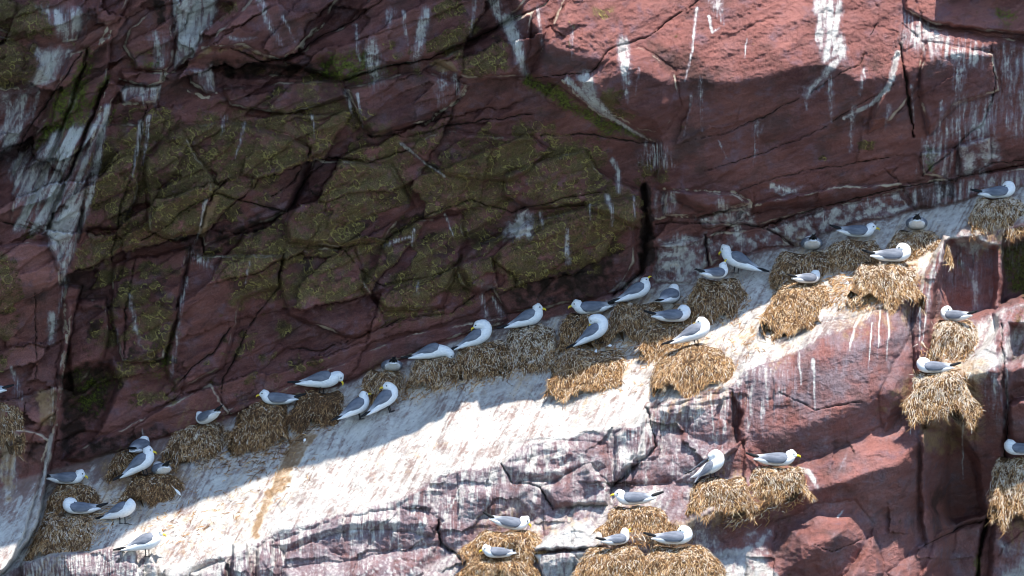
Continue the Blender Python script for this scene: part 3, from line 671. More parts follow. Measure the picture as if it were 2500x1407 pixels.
for poly, amt, soft in [
    ([(720, 1060), (780, 1050), (700, 1190), (650, 1260), (620, 1330), (600, 1320), (640, 1230)], 1.0, 9), ([(240, 1130), (440, 1080), (470, 1180), (300, 1260), (220, 1250)], .55, 30),
    ([(1060, 150), (1100, 155), (1110, 175), (1070, 175)], .9, 8), ([(505, 480), (530, 480), (500, 580), (480, 580)], .8, 8), ([(95, 955), (130, 950), (125, 1030), (90, 1040)], .85, 12), ([(0, 1050), (50, 1055), (30, 1200), (0, 1250)], .6, 10),
    ([(1900, 640), (2290, 600), (2280, 700), (2000, 770), (1880, 740)], .45, 40), ([(2260, 870), (2420, 870), (2400, 1000), (2250, 1030)], .75, 26), ([(2250, 1000), (2400, 980), (2400, 1080), (2250, 1120)], .6, 26), ([(1720, 1250), (1800, 1240), (1900, 1170), (1880, 1230), (1740, 1300)], .6, 18),
    ([(300, 1250), (470, 1190), (650, 1150), (640, 1330), (420, 1390), (330, 1340)], .30, 50), ([(800, 1120), (1000, 1060), (1200, 1020), (1100, 1140), (880, 1210)], .22, 50),
    ([(1500, 1270), (1700, 1260), (1680, 1330), (1540, 1330)], .65, 18), ([(2440, 1240), (2520, 1230), (2520, 1300), (2440, 1300)], .5, 16), ([(900, 930), (1200, 870), (1600, 800), (1700, 760), (1720, 800), (1300, 920), (960, 1000)], .38, 30),
    ([(425, 180), (500, 112), (680, 142), (700, 150), (560, 130), (480, 140)], .6, 6), ([(1600, 650), (1660, 640), (1640, 690)], .4, 14), ([(560, 1290), (700, 1240), (760, 1180), (640, 1260)], .4, 18), ([(2130, 1000), (2240, 880), (2235, 960), (2180, 1020)], .4, 18),
    ([(1780, 800), (1960, 740), (1880, 860), (1760, 900)], .42, 30), ([(2000, 760), (2260, 690), (2230, 790), (2060, 850)], .36, 26), ([(1280, 1290), (1440, 1240), (1440, 1290), (1320, 1330)], .35, 20),
]:
    stain(OCH, poly, amt, soft, nz1, .7)
BLA = np.maximum(BLA, sstep(.1, .5, LIC) * jw * np.clip(.25 - 1.3 * b1 - .8 * b2 + .5 * nz2, 0, .75))
# every nest stains the rock round and under it
for nn in NESTS:
    cx, cy, w_, h_ = nn[1:5]
    ln_ = -.42 if fC(cx) < cy < fE1(cx) else -.05
    drip(OCH, [(cx, cy - .1 * h_), (cx + ln_ * h_ * .7, cy + .55 * h_), (cx + ln_ * h_ * 1.6, cy + 1.15 * h_)], .72 * w_, .42 * w_, .48, .9, ST1 if ln_ < -.2 else ST0)
    stain(MOS, [(cx - .4 * w_, cy + .3 * h_), (cx + .4 * w_, cy + .3 * h_), (cx + .2 * w_, cy + .7 * h_), (cx - .5 * w_, cy + .7 * h_)], .02, 14, nz1, .5)
# crust lichen rosettes: clusters of round thalli grown into each other
U = np.full(H.shape, 99.0)
rr = np.random.default_rng(21)
cand = np.argwhere((LIC > .30) & (PX > -15) & (PX < 2515) & (PY > -15) & (PY < 1000))
for c_ in cand[rr.choice(len(cand), 760)]:
    cx, cy = GX[c_[1]], GY[c_[0]]
    big = rr.random() < .30
    n = rr.integers(1, 6) if not big else rr.integers(6, 26)
    sprd = 12 if not big else rr.uniform(14, 34)
    for _ in range(n):
        qx, qy = cx + rr.normal(0, sprd), cy + rr.normal(0, sprd * .8)
        rad = min(1.8 + rr.gamma(1.4, 3.4), 22)
        sl = window([(qx - rad, qy - rad), (qx + rad, qy + rad)], 8)
        d = np.hypot(PX[sl] - qx, PY[sl] - qy) - rad * (1 + .30 * nz3[sl]) + 1.2 * nz1[sl]
        U[sl] = np.minimum(U[sl], d)
okr = sstep(.15, .4, LIC)
RIM = np.exp(-((U + 1.2) / 1.5) ** 2) * okr * np.clip(.75 + 1.2 * nz2 + .8 * nz1, .1, 1)
CRU = sstep(1, -2.5, U) * okr * np.clip(.62 + 1.1 * nz1, .1, 1)
#HOLE_LINE
GUA = np.clip(GUA - .55 * sstep(.62, .9, OCH) * is_slab, 0, 1.1)
HOLE = np.clip(sstep(.1, .75, CRACK), 0, 1)  # crevice shade of the cracks, painted as dark colour
RIMS = np.zeros(H.shape)
for pts, w in [([(405, 178), (425, 172), (470, 125), (510, 110), (590, 118), (640, 135), (683, 143), (740, 110), (790, 55)], 4.5), ([(1142, 210), (1115, 245), (1066, 280), (1058, 297), (1040, 305)], 4.5),
               ([(290, 195), (360, 212), (395, 202), (405, 170)], 4), ([(290, 256), (385, 258)], 4), ([(630, 190), (690, 185), (700, 160), (690, 150)], 4), ([(0, 214), (60, 216), (125, 192)], 5), ([(975, 348), (1030, 395), (1090, 435)], 5),
               ([(460, 225), (500, 242), (527, 228)], 5), ([(265, 200), (225, 340), (165, 560), (150, 690)], 5), ([(840, 215), (870, 235), (872, 280)], 3.5), ([(1370, 196), (1440, 262), (1560, 336), (1600, 345)], 4), ([(283, 55), (235, 130), (262, 60)], 4),
               ([(830, 200), (930, 166), (1060, 141)], 3), ([(1240, 56), (1340, 0)], 3), ([(500, 490), (492, 560), (470, 590)], 4), ([(1290, 515), (1230, 560)], 4), ([(160, 690), (165, 850), (132, 1050)], 4), ([(1600, 530), (1700, 532), (1860, 500)], 4),
               ([(1620, 460), (1790, 470), (1832, 500), (1700, 530)], 4), ([(2200, 130), (2175, 205), (2130, 258), (2060, 292)], 6), ([(125, 1062), (112, 1150), (75, 1280)], 6)]:
    sl = window(pts, 25)
    d, tt = line_d(pts, WX[sl], WY[sl])
    RIMS[sl] = np.maximum(RIMS[sl], np.exp(-(d / w) ** 2) * np.clip(.50 + 1.5 * nz1[sl] + .6 * nz3[sl], 0, 1.2))
ARR = np.maximum(EDGE * np.clip(.40 + 1.2 * nz2, 0, 1), .9 * jw * np.exp(-((j2 - .06) / .04) ** 2) * np.clip(1.1 * nz2 - .1, 0, 1)) * is_wall
ARR = np.maximum(ARR, RIMS)

# ------------------------------------------------------------------ materials
def new_mat(name, rough=0.9):
    m = bpy.data.materials.new(name); m.use_nodes = True
    b = m.node_tree.nodes["Principled BSDF"]
    b.inputs["Roughness"].default_value = rough
    b.inputs["Specular IOR Level"].default_value = 0.25
    return m, m.node_tree, b


class NT:
    def __init__(s, tree): s.t = tree; s.n = tree.nodes; s.l = tree.links

    def put(s, inp, v):
        if hasattr(v, "bl_idname") or isinstance(v, bpy.types.NodeSocket): s.l.new(v, inp)
        else: inp.default_value = v

    def math(s, op, a, b=0.5, c=None, clamp=False):
        n = s.n.new("ShaderNodeMath"); n.operation = op; n.use_clamp = clamp
        s.put(n.inputs[0], a); s.put(n.inputs[1], b)
        if c is not None: s.put(n.inputs[2], c)
        return n.outputs[0]

    def attr(s, name):
        n = s.n.new("ShaderNodeAttribute"); n.attribute_name = name
        return n

    def noise(s, scale, det=4, rough=.6, vec=None, dist=0):
        n = s.n.new("ShaderNodeTexNoise"); n.inputs["Scale"].default_value = scale; n.inputs["Detail"].default_value = det
        n.inputs["Roughness"].default_value = rough; n.inputs["Distortion"].default_value = dist
        if vec is not None: s.l.new(vec, n.inputs["Vector"])
        return n.outputs["Fac"]

    def mix(s, f, a, b, mode='MIX'):
        n = s.n.new("ShaderNodeMix"); n.data_type = 'RGBA'; n.blend_type = mode
        s.put(n.inputs[0], f); s.put(n.inputs[6], a); s.put(n.inputs[7], b)
        return n.outputs[2]

    def ramp(s, f, lo, hi, a=0.0, b=1.0, smooth=True):
        n = s.n.new("ShaderNodeMapRange"); n.interpolation_type = 'SMOOTHSTEP' if smooth else 'LINEAR'
        s.put(n.inputs[0], f); s.put(n.inputs[1], lo); s.put(n.inputs[2], hi); s.put(n.inputs[3], a); s.put(n.inputs[4], b)
        return n.outputs[0]

    def scale(s, vec, xyz, rot=(0, 0, 0)):
        n = s.n.new("ShaderNodeMapping"); n.inputs["Scale"].default_value = xyz; n.inputs["Rotation"].default_value = rot
        s.l.new(vec, n.inputs["Vector"])
        return n.outputs[0]


def rgb(r, g, b): return (r, g, b, 1.0)


def rock_material():
    m, t, b = new_mat("cliff_rock", 0.92)
    b.inputs["Specular IOR Level"].default_value = 0.10
    k = NT(t)
    pos = k.n.new("ShaderNodeNewGeometry").outputs["Position"]
    ton = k.attr("tone").outputs["Fac"]; gua = k.attr("guano").outputs["Fac"]; lic = k.attr("lichen").outputs["Fac"]
    mos = k.attr("moss").outputs["Fac"]; och = k.attr("ochre").outputs["Fac"]; bla = k.attr("algae_shade").outputs["Fac"]; arr = k.attr("arris").outputs["Fac"]
    rim = k.attr("rim").outputs["Fac"]; cru = k.attr("crust").outputs["Fac"]; sla = k.attr("slab").outputs["Fac"]
    bed = k.scale(k.scale(pos, (1, 1, 1), (0, math.radians(18), 0)), (2.2, 3.0, 14.0))
    run = k.scale(k.scale(pos, (1, 1, 1), (0, math.radians(-27), 0)), (1, 1, .030))
    ver = k.scale(pos, (1, 1, .10))
    nb = k.noise(1.6, 6, .62, bed); nf = k.noise(38, 5, .7, pos); ng = k.noise(150, 3, .7, pos); nm = k.noise(7, 6, .62, pos)
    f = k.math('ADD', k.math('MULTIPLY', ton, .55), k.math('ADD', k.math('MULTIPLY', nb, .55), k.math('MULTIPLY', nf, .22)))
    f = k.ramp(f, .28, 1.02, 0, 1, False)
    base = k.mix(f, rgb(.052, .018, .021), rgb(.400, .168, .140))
    base = k.mix(k.ramp(nm, .50, .72, 0, .85), base, rgb(.220, .130, .148))          # purple-grey weathering
    base = k.mix(k.ramp(k.noise(2.3, 5, .6, pos), .50, .70, 0, .8), base, rgb(.085, .050, .042))
    base = k.mix(k.math('MULTIPLY', k.ramp(nf, .60, .75), .5), base, rgb(.055, .028, .030))
    base = k.mix(k.math('MULTIPLY', k.attr("film").outputs["Fac"], k.ramp(nm, .30, .62, .35, .9)), base, k.mix(nf, rgb(.185, .125, .140), rgb(.370, .290, .310)))
    base = k.mix(k.ramp(ng, .42, .60, .62, 0), base, k.mix(.62, base, rgb(.012, .006, .008)))
    # pale worn arris
    base = k.mix(k.math('MULTIPLY', k.ramp(k.math('ADD', arr, k.math('MULTIPLY', k.math('SUBTRACT', nf, .5), .8)), .30, .75), .85), base, rgb(.60, .50, .38))
    # black algae, and shade painted into hollows and cracks
    base = k.mix(k.math('MULTIPLY', k.ramp(k.math('ADD', bla, k.math('MULTIPLY', k.math('SUBTRACT', nf, .5), .7)), .2, .75), .85), base, rgb(.020, .016, .012))
    # moss
    base = k.mix(k.math('MULTIPLY', k.ramp(k.math('ADD', mos, k.math('MULTIPLY', k.math('SUBTRACT', nf, .5), 1.5)), .15, .95), .85), base, k.mix(k.ramp(nf, .35, .65), rgb(.012, .018, .004), rgb(.125, .150, .018)))
    # crusty lichen with pale rims
    lf = k.ramp(k.math('ADD', lic, k.math('MULTIPLY', k.math('SUBTRACT', k.noise(9, 6, .72, pos), .5), 3.2)), .38, .80)
    lcol = k.mix(k.ramp(k.noise(70, 5, .75, pos), .36, .64), rgb(.026, .018, .008), rgb(.145, .105, .036))
    base = k.mix(k.math('MULTIPLY', lf, k.ramp(k.noise(24, 5, .75, pos), .38, .60, .40, .92)), base, lcol)
    base = k.mix(k.math('MULTIPLY', cru, k.ramp(nf, .3, .6, .35, .9)), base, k.mix(k.ramp(ng, .38, .62), rgb(.050, .036, .014), rgb(.235, .182, .078)))
    base = k.mix(k.math('MULTIPLY', k.ramp(k.math('ADD', rim, k.math('MULTIPLY', k.math('SUBTRACT', ng, .5), .5)), .28, .88), .66), base, rgb(.345, .275, .090))
    dot = k.n.new("ShaderNodeTexVoronoi"); dot.inputs["Scale"].default_value = 24
    k.l.new(pos, dot.inputs["Vector"])
    dsp = k.n.new("ShaderNodeSeparateColor"); k.l.new(dot.outputs["Color"], dsp.inputs[0])
    dm = k.math('MULTIPLY', k.ramp(dot.outputs["Distance"], .20, .10), k.ramp(k.math('SUBTRACT', lic, k.math('ADD', k.math('MULTIPLY', dsp.outputs[0], .8), .45)), -.02, .05))
    base = k.mix(k.math('MULTIPLY', dm, .7), base, rgb(.36, .30, .09))
    # ochre / brown staining
    of = k.ramp(k.math('ADD', och, k.math('MULTIPLY', k.math('SUBTRACT', nf, .5), .9)), .2, .75)
    ocol = k.mix(nf, rgb(.16, .085, .040), rgb(.46, .31, .17))
    nr1 = k.noise(30, 4, .60, run); nr2 = k.noise(50, 4, .65, ver)
    base = k.mix(k.math('MULTIPLY', sla, .50), base, k.mix(nr1, rgb(.23, .17, .145), rgb(.40, .34, .30)))
    # guano
    nst = k.math('ADD', k.math('MULTIPLY', nr1, sla), k.math('MULTIPLY', nr2, k.math('SUBTRACT', 1.0, sla)))
    gn = k.math('ADD', gua, k.math('ADD', k.math('MULTIPLY', k.math('SUBTRACT', nst, .5), k.math('ADD', .85, k.math('MULTIPLY', sla, .35))), k.math('MULTIPLY', k.math('SUBTRACT', nf, .5), .45)))
    gf = k.math('ADD', k.math('MULTIPLY', k.ramp(gn, .05, .65), .45), k.math('MULTIPLY', k.ramp(gn, .36, .98), .55))
    gcol = k.mix(k.ramp(k.math('ADD', k.math('MULTIPLY', k.noise(9, 5, .65, run), .6), k.math('MULTIPLY', nr1, .4)), .36, .62), rgb(.44, .40, .375), rgb(.68, .66, .615))
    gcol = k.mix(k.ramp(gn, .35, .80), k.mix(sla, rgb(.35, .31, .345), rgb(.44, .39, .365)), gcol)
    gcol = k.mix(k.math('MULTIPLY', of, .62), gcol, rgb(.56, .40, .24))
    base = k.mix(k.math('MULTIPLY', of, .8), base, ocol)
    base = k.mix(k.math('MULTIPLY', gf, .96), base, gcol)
    # dark flecks, scraps of weed and peat on the white
    fl = k.n.new("ShaderNodeTexVoronoi"); fl.inputs["Scale"].default_value = 30
    k.l.new(k.scale(pos, (1.0, 1.0, 2.2), (0, math.radians(35), 0)), fl.inputs["Vector"])
    fsp = k.n.new("ShaderNodeSeparateColor"); k.l.new(fl.outputs["Color"], fsp.inputs[0])
    fk = k.math('MULTIPLY', k.ramp(fl.outputs["Distance"], .20, .10), k.ramp(fsp.outputs[0], .72, .78))
    base = k.mix(k.math('MULTIPLY', fk, gf), base, rgb(.055, .042, .040))
    k.l.new(base, b.inputs["Base Color"])
    # relief
    hb = k.math('ADD', k.math('MULTIPLY', nm, .9), k.math('ADD', k.math('MULTIPLY', nf, .55), k.math('MULTIPLY', ng, .22)))
    hb = k.math('ADD', hb, k.math('MULTIPLY', nb, .5))
    hb = k.math('ADD', hb, k.math('MULTIPLY', lf, .12))
    bp = k.n.new("ShaderNodeBump"); bp.inputs["Strength"].default_value = 1.0; bp.inputs["Distance"].default_value = 0.034
    k.l.new(hb, bp.inputs["Height"]); k.l.new(bp.outputs[0], b.inputs["Normal"])
    return m


M_ROCK = rock_material()


# ------------------------------------------------------------------ object helpers
def mesh_from(name, verts, faces, mat, parent=None, smooth=True, attrs=None):
    me = bpy.data.meshes.new(name)
    v = np.asarray(verts, np.float32); f = np.asarray(faces, np.int32)
    n = f.shape[1]
    me.vertices.add(len(v)); me.vertices.foreach_set("co", v.ravel())
    me.loops.add(f.size); me.loops.foreach_set("vertex_index", f.ravel())
    me.polygons.add(len(f)); me.polygons.foreach_set("loop_start", np.arange(0, f.size, n, dtype=np.int32))
    me.update(calc_edges=True)
    me.polygons.foreach_set("use_smooth", np.full(len(f), smooth, bool))
    for an, av in (attrs or {}).items():
        a = me.attributes.new(an, 'FLOAT', 'POINT'); a.data.foreach_set("value", np.asarray(av, np.float32).ravel())
    me.materials.append(mat)
    o = bpy.data.objects.new(name, me); COL.objects.link(o)
    if parent is not None: o.parent = parent
    return o


def empty(name, loc=(0, 0, 0)):
    o = bpy.data.objects.new(name, None); COL.objects.link(o); o.location = loc
    o.empty_display_size = 0.1
    return o


def tag(o, label, cat, group=None):
    o["label"] = label; o["category"] = cat
    if group: o["group"] = group


# ------------------------------------------------------------------ cliff meshes, one per rock
F = (DC - H) / DC
VX = (PX - 1250) * S * F; VZ = (703.5 - PY) * S * F; VY = -H
ALL = np.stack([VX, VY, VZ], -1).reshape(-1, 3)
ATT = dict(tone=TON, guano=GUA, lichen=LIC, moss=MOS, ochre=OCH, algae_shade=np.maximum(BLA, .8 * HOLE), arris=ARR, rim=RIM, crust=CRU, slab=np.clip(is_slab, 0, 1), film=np.clip(FIL, 0, 1))
ATT = {k: v.ravel() for k, v in ATT.items()}
ji, ii = np.meshgrid(np.arange(NY - 1), np.arange(NX - 1), indexing='ij')
q = ji * NX + ii
QUADS = np.stack([q, q + NX, q + NX + 1, q + 1], -1).reshape(-1, 4)
QOWN = OWN[:-1, :-1].ravel()
cliff = empty("cliff", (0, 0, (703.5 - 2500) * S)); cliff["kind"] = "structure"
off = np.array(cliff.location)
names = ["overhang_wall", "guano_slab", "rock_face", "rock_ledge", "rock_undercut"] + [b_[0] for b_ in BLK]
remap = np.full(NX * NY, -1, np.int64)
for oid, nm in enumerate(names):
    fs = QUADS[QOWN == oid]
    if len(fs) < 4: continue
    u = np.unique(fs)
    remap[u] = np.arange(len(u))
    o = mesh_from(nm, ALL[u] - off, remap[fs], M_ROCK, cliff, True, {k: v[u] for k, v in ATT.items()})

#BIRDS_HERE
# ------------------------------------------------------------------ nests
def straw_material():
    m, t, b = new_mat("nest_straw", 0.8)
    k = NT(t)
    sh = k.attr("shade").outputs["Fac"]
    r = k.n.new("ShaderNodeValToRGB"); k.l.new(sh, r.inputs[0])
    el = r.color_ramp.elements
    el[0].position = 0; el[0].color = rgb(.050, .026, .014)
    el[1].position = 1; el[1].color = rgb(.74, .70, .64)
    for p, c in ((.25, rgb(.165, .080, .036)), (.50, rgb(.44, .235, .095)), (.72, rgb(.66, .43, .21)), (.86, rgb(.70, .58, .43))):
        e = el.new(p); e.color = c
    k.l.new(r.outputs[0], b.inputs["Base Color"])
    return m


def mound_material():
    m, t, b = new_mat("nest_mud", 0.95)
    k = NT(t)
    pos = k.n.new("ShaderNodeNewGeometry").outputs["Position"]
    n1 = k.noise(60, 4, .7, pos)
    c = k.mix(k.ramp(n1, .35, .7), rgb(.05, .028, .016), rgb(.24, .145, .075))
    k.l.new(c, b.inputs["Base Color"])
    bp = k.n.new("ShaderNodeBump"); bp.inputs["Distance"].default_value = 0.02; k.l.new(n1, bp.inputs["Height"]); k.l.new(bp.outputs[0], b.inputs["Normal"])
    return m


M_STRAW, M_MUD = straw_material(), mound_material()


def strands(base, nrm, down, length, width, shade, lift, r):
    """curved flat straws: base points, surface normals and lie directions -> ribbon verts, faces, shade"""
    n = len(base); K = 3
    side = np.cross(nrm, down); side /= np.linalg.norm(side, axis=1, keepdims=True) + 1e-9
    bend = r.normal(0, .55, (n, 1)); curl = r.normal(0, .35, (n, 1))
    tw = r.uniform(-1.1, 1.1, (n, 1))
    wd = side * np.cos(tw) + nrm * np.sin(tw)
    V = np.zeros((n, K, 2, 3))
    for i in range(K):
        t = i / (K - 1)
        p = base + down * length * t + side * length * (bend * t * t * .6) + nrm * (lift * np.sin(math.pi * min(t * .8 + .1, 1)) + length * curl * t * t * .25)
        w = width * (1 - .55 * t)
        V[:, i, 0] = p - wd * w * .5; V[:, i, 1] = p + wd * w * .5
    idx = np.arange(n)[:, None] * K * 2
    Fq = []
    for i in range(K - 1):
        Fq.append(np.stack([idx[:, 0] + 2 * i, idx[:, 0] + 2 * i + 1, idx[:, 0] + 2 * i + 3, idx[:, 0] + 2 * i + 2], -1))
    return V.reshape(-1, 3), np.concatenate(Fq), np.repeat(shade, K * 2)


NESTD = {}


def make_nest(key, cx, cy, w, h, label, dark=0.0, white=0.2, slope=0.8, lean=0.0, dens=1.0, dmin=0.0):
    r = np.random.default_rng(1000 + len(NESTD))
    w *= 1.10
    D0 = max(Hs(cx + q_ * w, cy - f_ * h) for f_ in (0, .25, .5, .75) for q_ in (-.25, 0, .25)) if cy > fF(cx) else Hs(cx, cy)
    D0 = max(D0, dmin) + .012
    root = empty("nest"); root.location = P(cx, cy, D0)
    tag(root, label, "nest", "kittiwake nests on the ledges")
    NA, NT_ = 36, 14
    ang = np.linspace(0, 2 * np.pi, NA, endpoint=False)

    def surf(a, t):
        """a angle (0 = towards the sea), t 0 top .. 1 bottom"""
        rad = np.where(t < .18, .60 + .16 * np.sqrt(np.clip(t / .18, 0, 1)), .76 + .24 * np.clip((t - .18) / .82, 0, 1) ** .8)
        rad = rad * (1 + .12 * t) * (1 + .10 * np.sin(3 * a + ph[0]) + .07 * np.sin(5 * a + ph[1] + 3 * t) + .06 * np.sin(9 * a + ph[2] + 7 * t) + .05 * np.sin(6 * t + ph[3]))
        bot = 1 + .16 * np.sin(4 * a + ph[1]) + .12 * np.sin(7 * a + ph[3])
        z = h * (.44 - t * bot) + h * .05 * np.sin(3 * a + ph[2]) * (t < .3)
        prot = np.interp(t, [0, .12, .32, .62, 1.0], [.26, .32, .31, .16, .03])
        dd = (t - .5) * h * slope * 1.16 + np.cos(a) * rad * w * prot
        x = np.sin(a) * rad * w * .5 + lean * (t - .5) * h
        return np.stack([x * S, -dd * S, z * S], -1)
    ph = r.uniform(0, 6.28, 4)
    vs = []
    for j in range(NT_):
        vs.append(surf(ang, np.full(NA, j / (NT_ - 1))))
    vs = np.concatenate(vs)
    cup = np.array([[0, .5 * h * slope * S, (.44 * h - 5) * S]])
    vs = np.concatenate([vs, cup]); ci = len(vs) - 1
    fs = []
    for j in range(NT_ - 1):
        for i in range(NA):
            i2 = (i + 1) % NA
            fs.append((j * NA + i, (j + 1) * NA + i, (j + 1) * NA + i2, j * NA + i2))
    for i in range(0, NA, 2):
        fs.append((ci, i, (i + 1) % NA, (i + 2) % NA))
    mesh_from("mound", vs, fs, M_MUD, root)
    n = int(w * h / 2.5 * dens)
    a = r.uniform(-1.9, 1.9, n); t = r.uniform(0.0, 1.0, n) ** .95 * 1.02
    e = 1e-3
    p0 = surf(a, t); ta = surf(a + e, t) - p0; tt = surf(a, t + e) - p0
    nr = np.cross(tt, ta); nr /= np.linalg.norm(nr, axis=1, keepdims=True) + 1e-9
    nr *= np.where((nr[:, 1:2] > 0.2), -1, 1)
    dn = tt / (np.linalg.norm(tt, axis=1, keepdims=True) + 1e-9); sd = ta / (np.linalg.norm(ta, axis=1, keepdims=True) + 1e-9)
    th = r.normal(0, .75, (n, 1)) * np.where(t[:, None] < .25, 1.9, 1.0)
    dirn = dn * np.cos(th) + sd * np.sin(th) + nr * r.uniform(0, .25, (n, 1)) + np.array([0, 0, -.45])
    dirn /= np.linalg.norm(dirn, axis=1, keepdims=True)
    ln = (r.uniform(4, 12, (n, 1)) + r.uniform(6, 18, (n, 1)) * (r.random((n, 1)) > .93) + 4 * r.random((n, 1)) * (t[:, None] > .8)) * S
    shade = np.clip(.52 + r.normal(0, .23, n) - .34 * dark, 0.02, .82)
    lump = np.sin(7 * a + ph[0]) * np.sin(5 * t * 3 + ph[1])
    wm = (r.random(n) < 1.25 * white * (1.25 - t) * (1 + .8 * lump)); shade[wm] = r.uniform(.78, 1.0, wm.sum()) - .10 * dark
    dk = r.random(n) < .30; shade[dk] *= .28  # random dark strands, shadowed gaps painted into the straw colour
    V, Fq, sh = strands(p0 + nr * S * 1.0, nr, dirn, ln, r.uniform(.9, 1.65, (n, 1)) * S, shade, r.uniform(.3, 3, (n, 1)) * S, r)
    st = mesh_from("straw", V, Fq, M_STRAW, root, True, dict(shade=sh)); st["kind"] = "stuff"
    NESTD[key] = D0 - .40 * h * slope * S + 0.10 * w * S
    return root


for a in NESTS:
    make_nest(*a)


def straw_patch(name, poly, count, label, dark=0.0, white=.2, ang=27, seed=5):
    """flat mat of old nest straw plastered on the rock"""
    r = np.random.default_rng(seed)
    p = np.array(poly, float); x0, y0 = p.min(0); x1, y1 = p.max(0)
    xs = r.uniform(x0, x1, count * 4); ys = r.uniform(y0, y1, count * 4)
    keep = poly_sd(poly, xs, ys) + r.normal(0, 9, len(xs)) > 0
    xs = xs[keep][:count]; ys = ys[keep][:count]
    i = np.clip(np.searchsorted(GX, xs) - 1, 0, NX - 2); j = np.clip(np.searchsorted(GY, ys) - 1, 0, NY - 2)
    d0 = H[j, i] + .004; dx = (H[j, i + 1] - H[j, i]) / ((GX[i + 1] - GX[i]) * S); dz = (H[j, i] - H[j + 1, i]) / ((GY[j + 1] - GY[j]) * S)
    nr = np.stack([-dx, -np.ones_like(dx), -dz], -1); nr /= np.linalg.norm(nr, axis=1, keepdims=True)
    f = (DC - d0) / DC
    b0 = np.stack([(xs - 1250) * S * f, -d0, (703.5 - ys) * S * f], -1)
    th = math.radians(ang) + r.normal(0, .8, len(xs))
    v = np.stack([-np.sin(th), np.zeros_like(th), -np.cos(th)], -1)
    v -= nr * np.sum(v * nr, 1, keepdims=True); v /= np.linalg.norm(v, axis=1, keepdims=True) + 1e-9
    n = len(xs)
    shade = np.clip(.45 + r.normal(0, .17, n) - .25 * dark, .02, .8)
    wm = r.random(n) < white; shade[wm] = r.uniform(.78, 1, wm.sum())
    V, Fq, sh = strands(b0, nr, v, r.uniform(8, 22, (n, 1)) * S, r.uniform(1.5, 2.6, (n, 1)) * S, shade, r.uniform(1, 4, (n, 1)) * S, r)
    o = mesh_from(name, V, Fq, M_STRAW, None, True, dict(shade=sh)); o["kind"] = "stuff"; o["label"] = label; o["category"] = "straw"
    return o


straw_patch("loose_straw", [(1990, 690), (2060, 650), (2230, 640), (2240, 700), (2100, 760), (2040, 740), (2010, 720)], 1500, "loose golden straw matted between the upper right nests", 0, .15)
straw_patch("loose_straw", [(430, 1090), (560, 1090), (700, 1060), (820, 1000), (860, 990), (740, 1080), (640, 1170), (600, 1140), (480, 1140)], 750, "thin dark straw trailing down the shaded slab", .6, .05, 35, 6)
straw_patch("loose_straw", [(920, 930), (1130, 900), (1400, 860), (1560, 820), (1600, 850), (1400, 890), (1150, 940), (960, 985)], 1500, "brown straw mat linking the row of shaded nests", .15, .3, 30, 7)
straw_patch("loose_straw", [(90, 1290), (250, 1230), (330, 1215), (260, 1300), (210, 1350), (80, 1345)], 700, "straw spilled round the sunlit bottom left nest", .1, .25, 35, 8)
straw_patch("loose_straw", [(1500, 1300), (1620, 1280), (1700, 1300), (1680, 1340), (1520, 1345)], 350, "straw on the ledge between the lower nests", .0, .2, 10, 9)
straw_patch("loose_straw", [(1760, 1250), (1860, 1215), (1980, 1190), (1940, 1225), (1860, 1260), (1780, 1290)], 420, "straw hanging under the two lower right nests", .0, .2, 20, 10)
straw_patch("loose_straw", [(2240, 850), (2380, 830), (2370, 900), (2330, 1010), (2240, 1030)], 800, "straw caked on the right-hand rock pillar", .05, .4, 10, 11)
straw_patch("loose_straw", [(1140, 1360), (1290, 1350), (1320, 1407), (1130, 1420)], 500, "straw round the lowest nest at the bottom centre", .1, .15, 15, 12)
straw_patch("loose_straw", [(1640, 830), (1830, 740), (2000, 760), (1880, 860), (1720, 960), (1400, 970), (1380, 930)], 420, "scattered straws fallen on the sunlit slab below the wide nests", .0, .2, 27, 14)
straw_patch("loose_straw", [(300, 1230), (640, 1130), (800, 1090), (760, 1180), (460, 1330), (320, 1340)], 240, "sparse straws fallen on the lower left slab", .25, .1, 30, 15)
straw_patch("loose_straw", [(1620, 720), (1840, 720), (1800, 790), (1680, 790)], 500, "dark straw draped below the billing pair's nest", .45, .2, 15, 13)

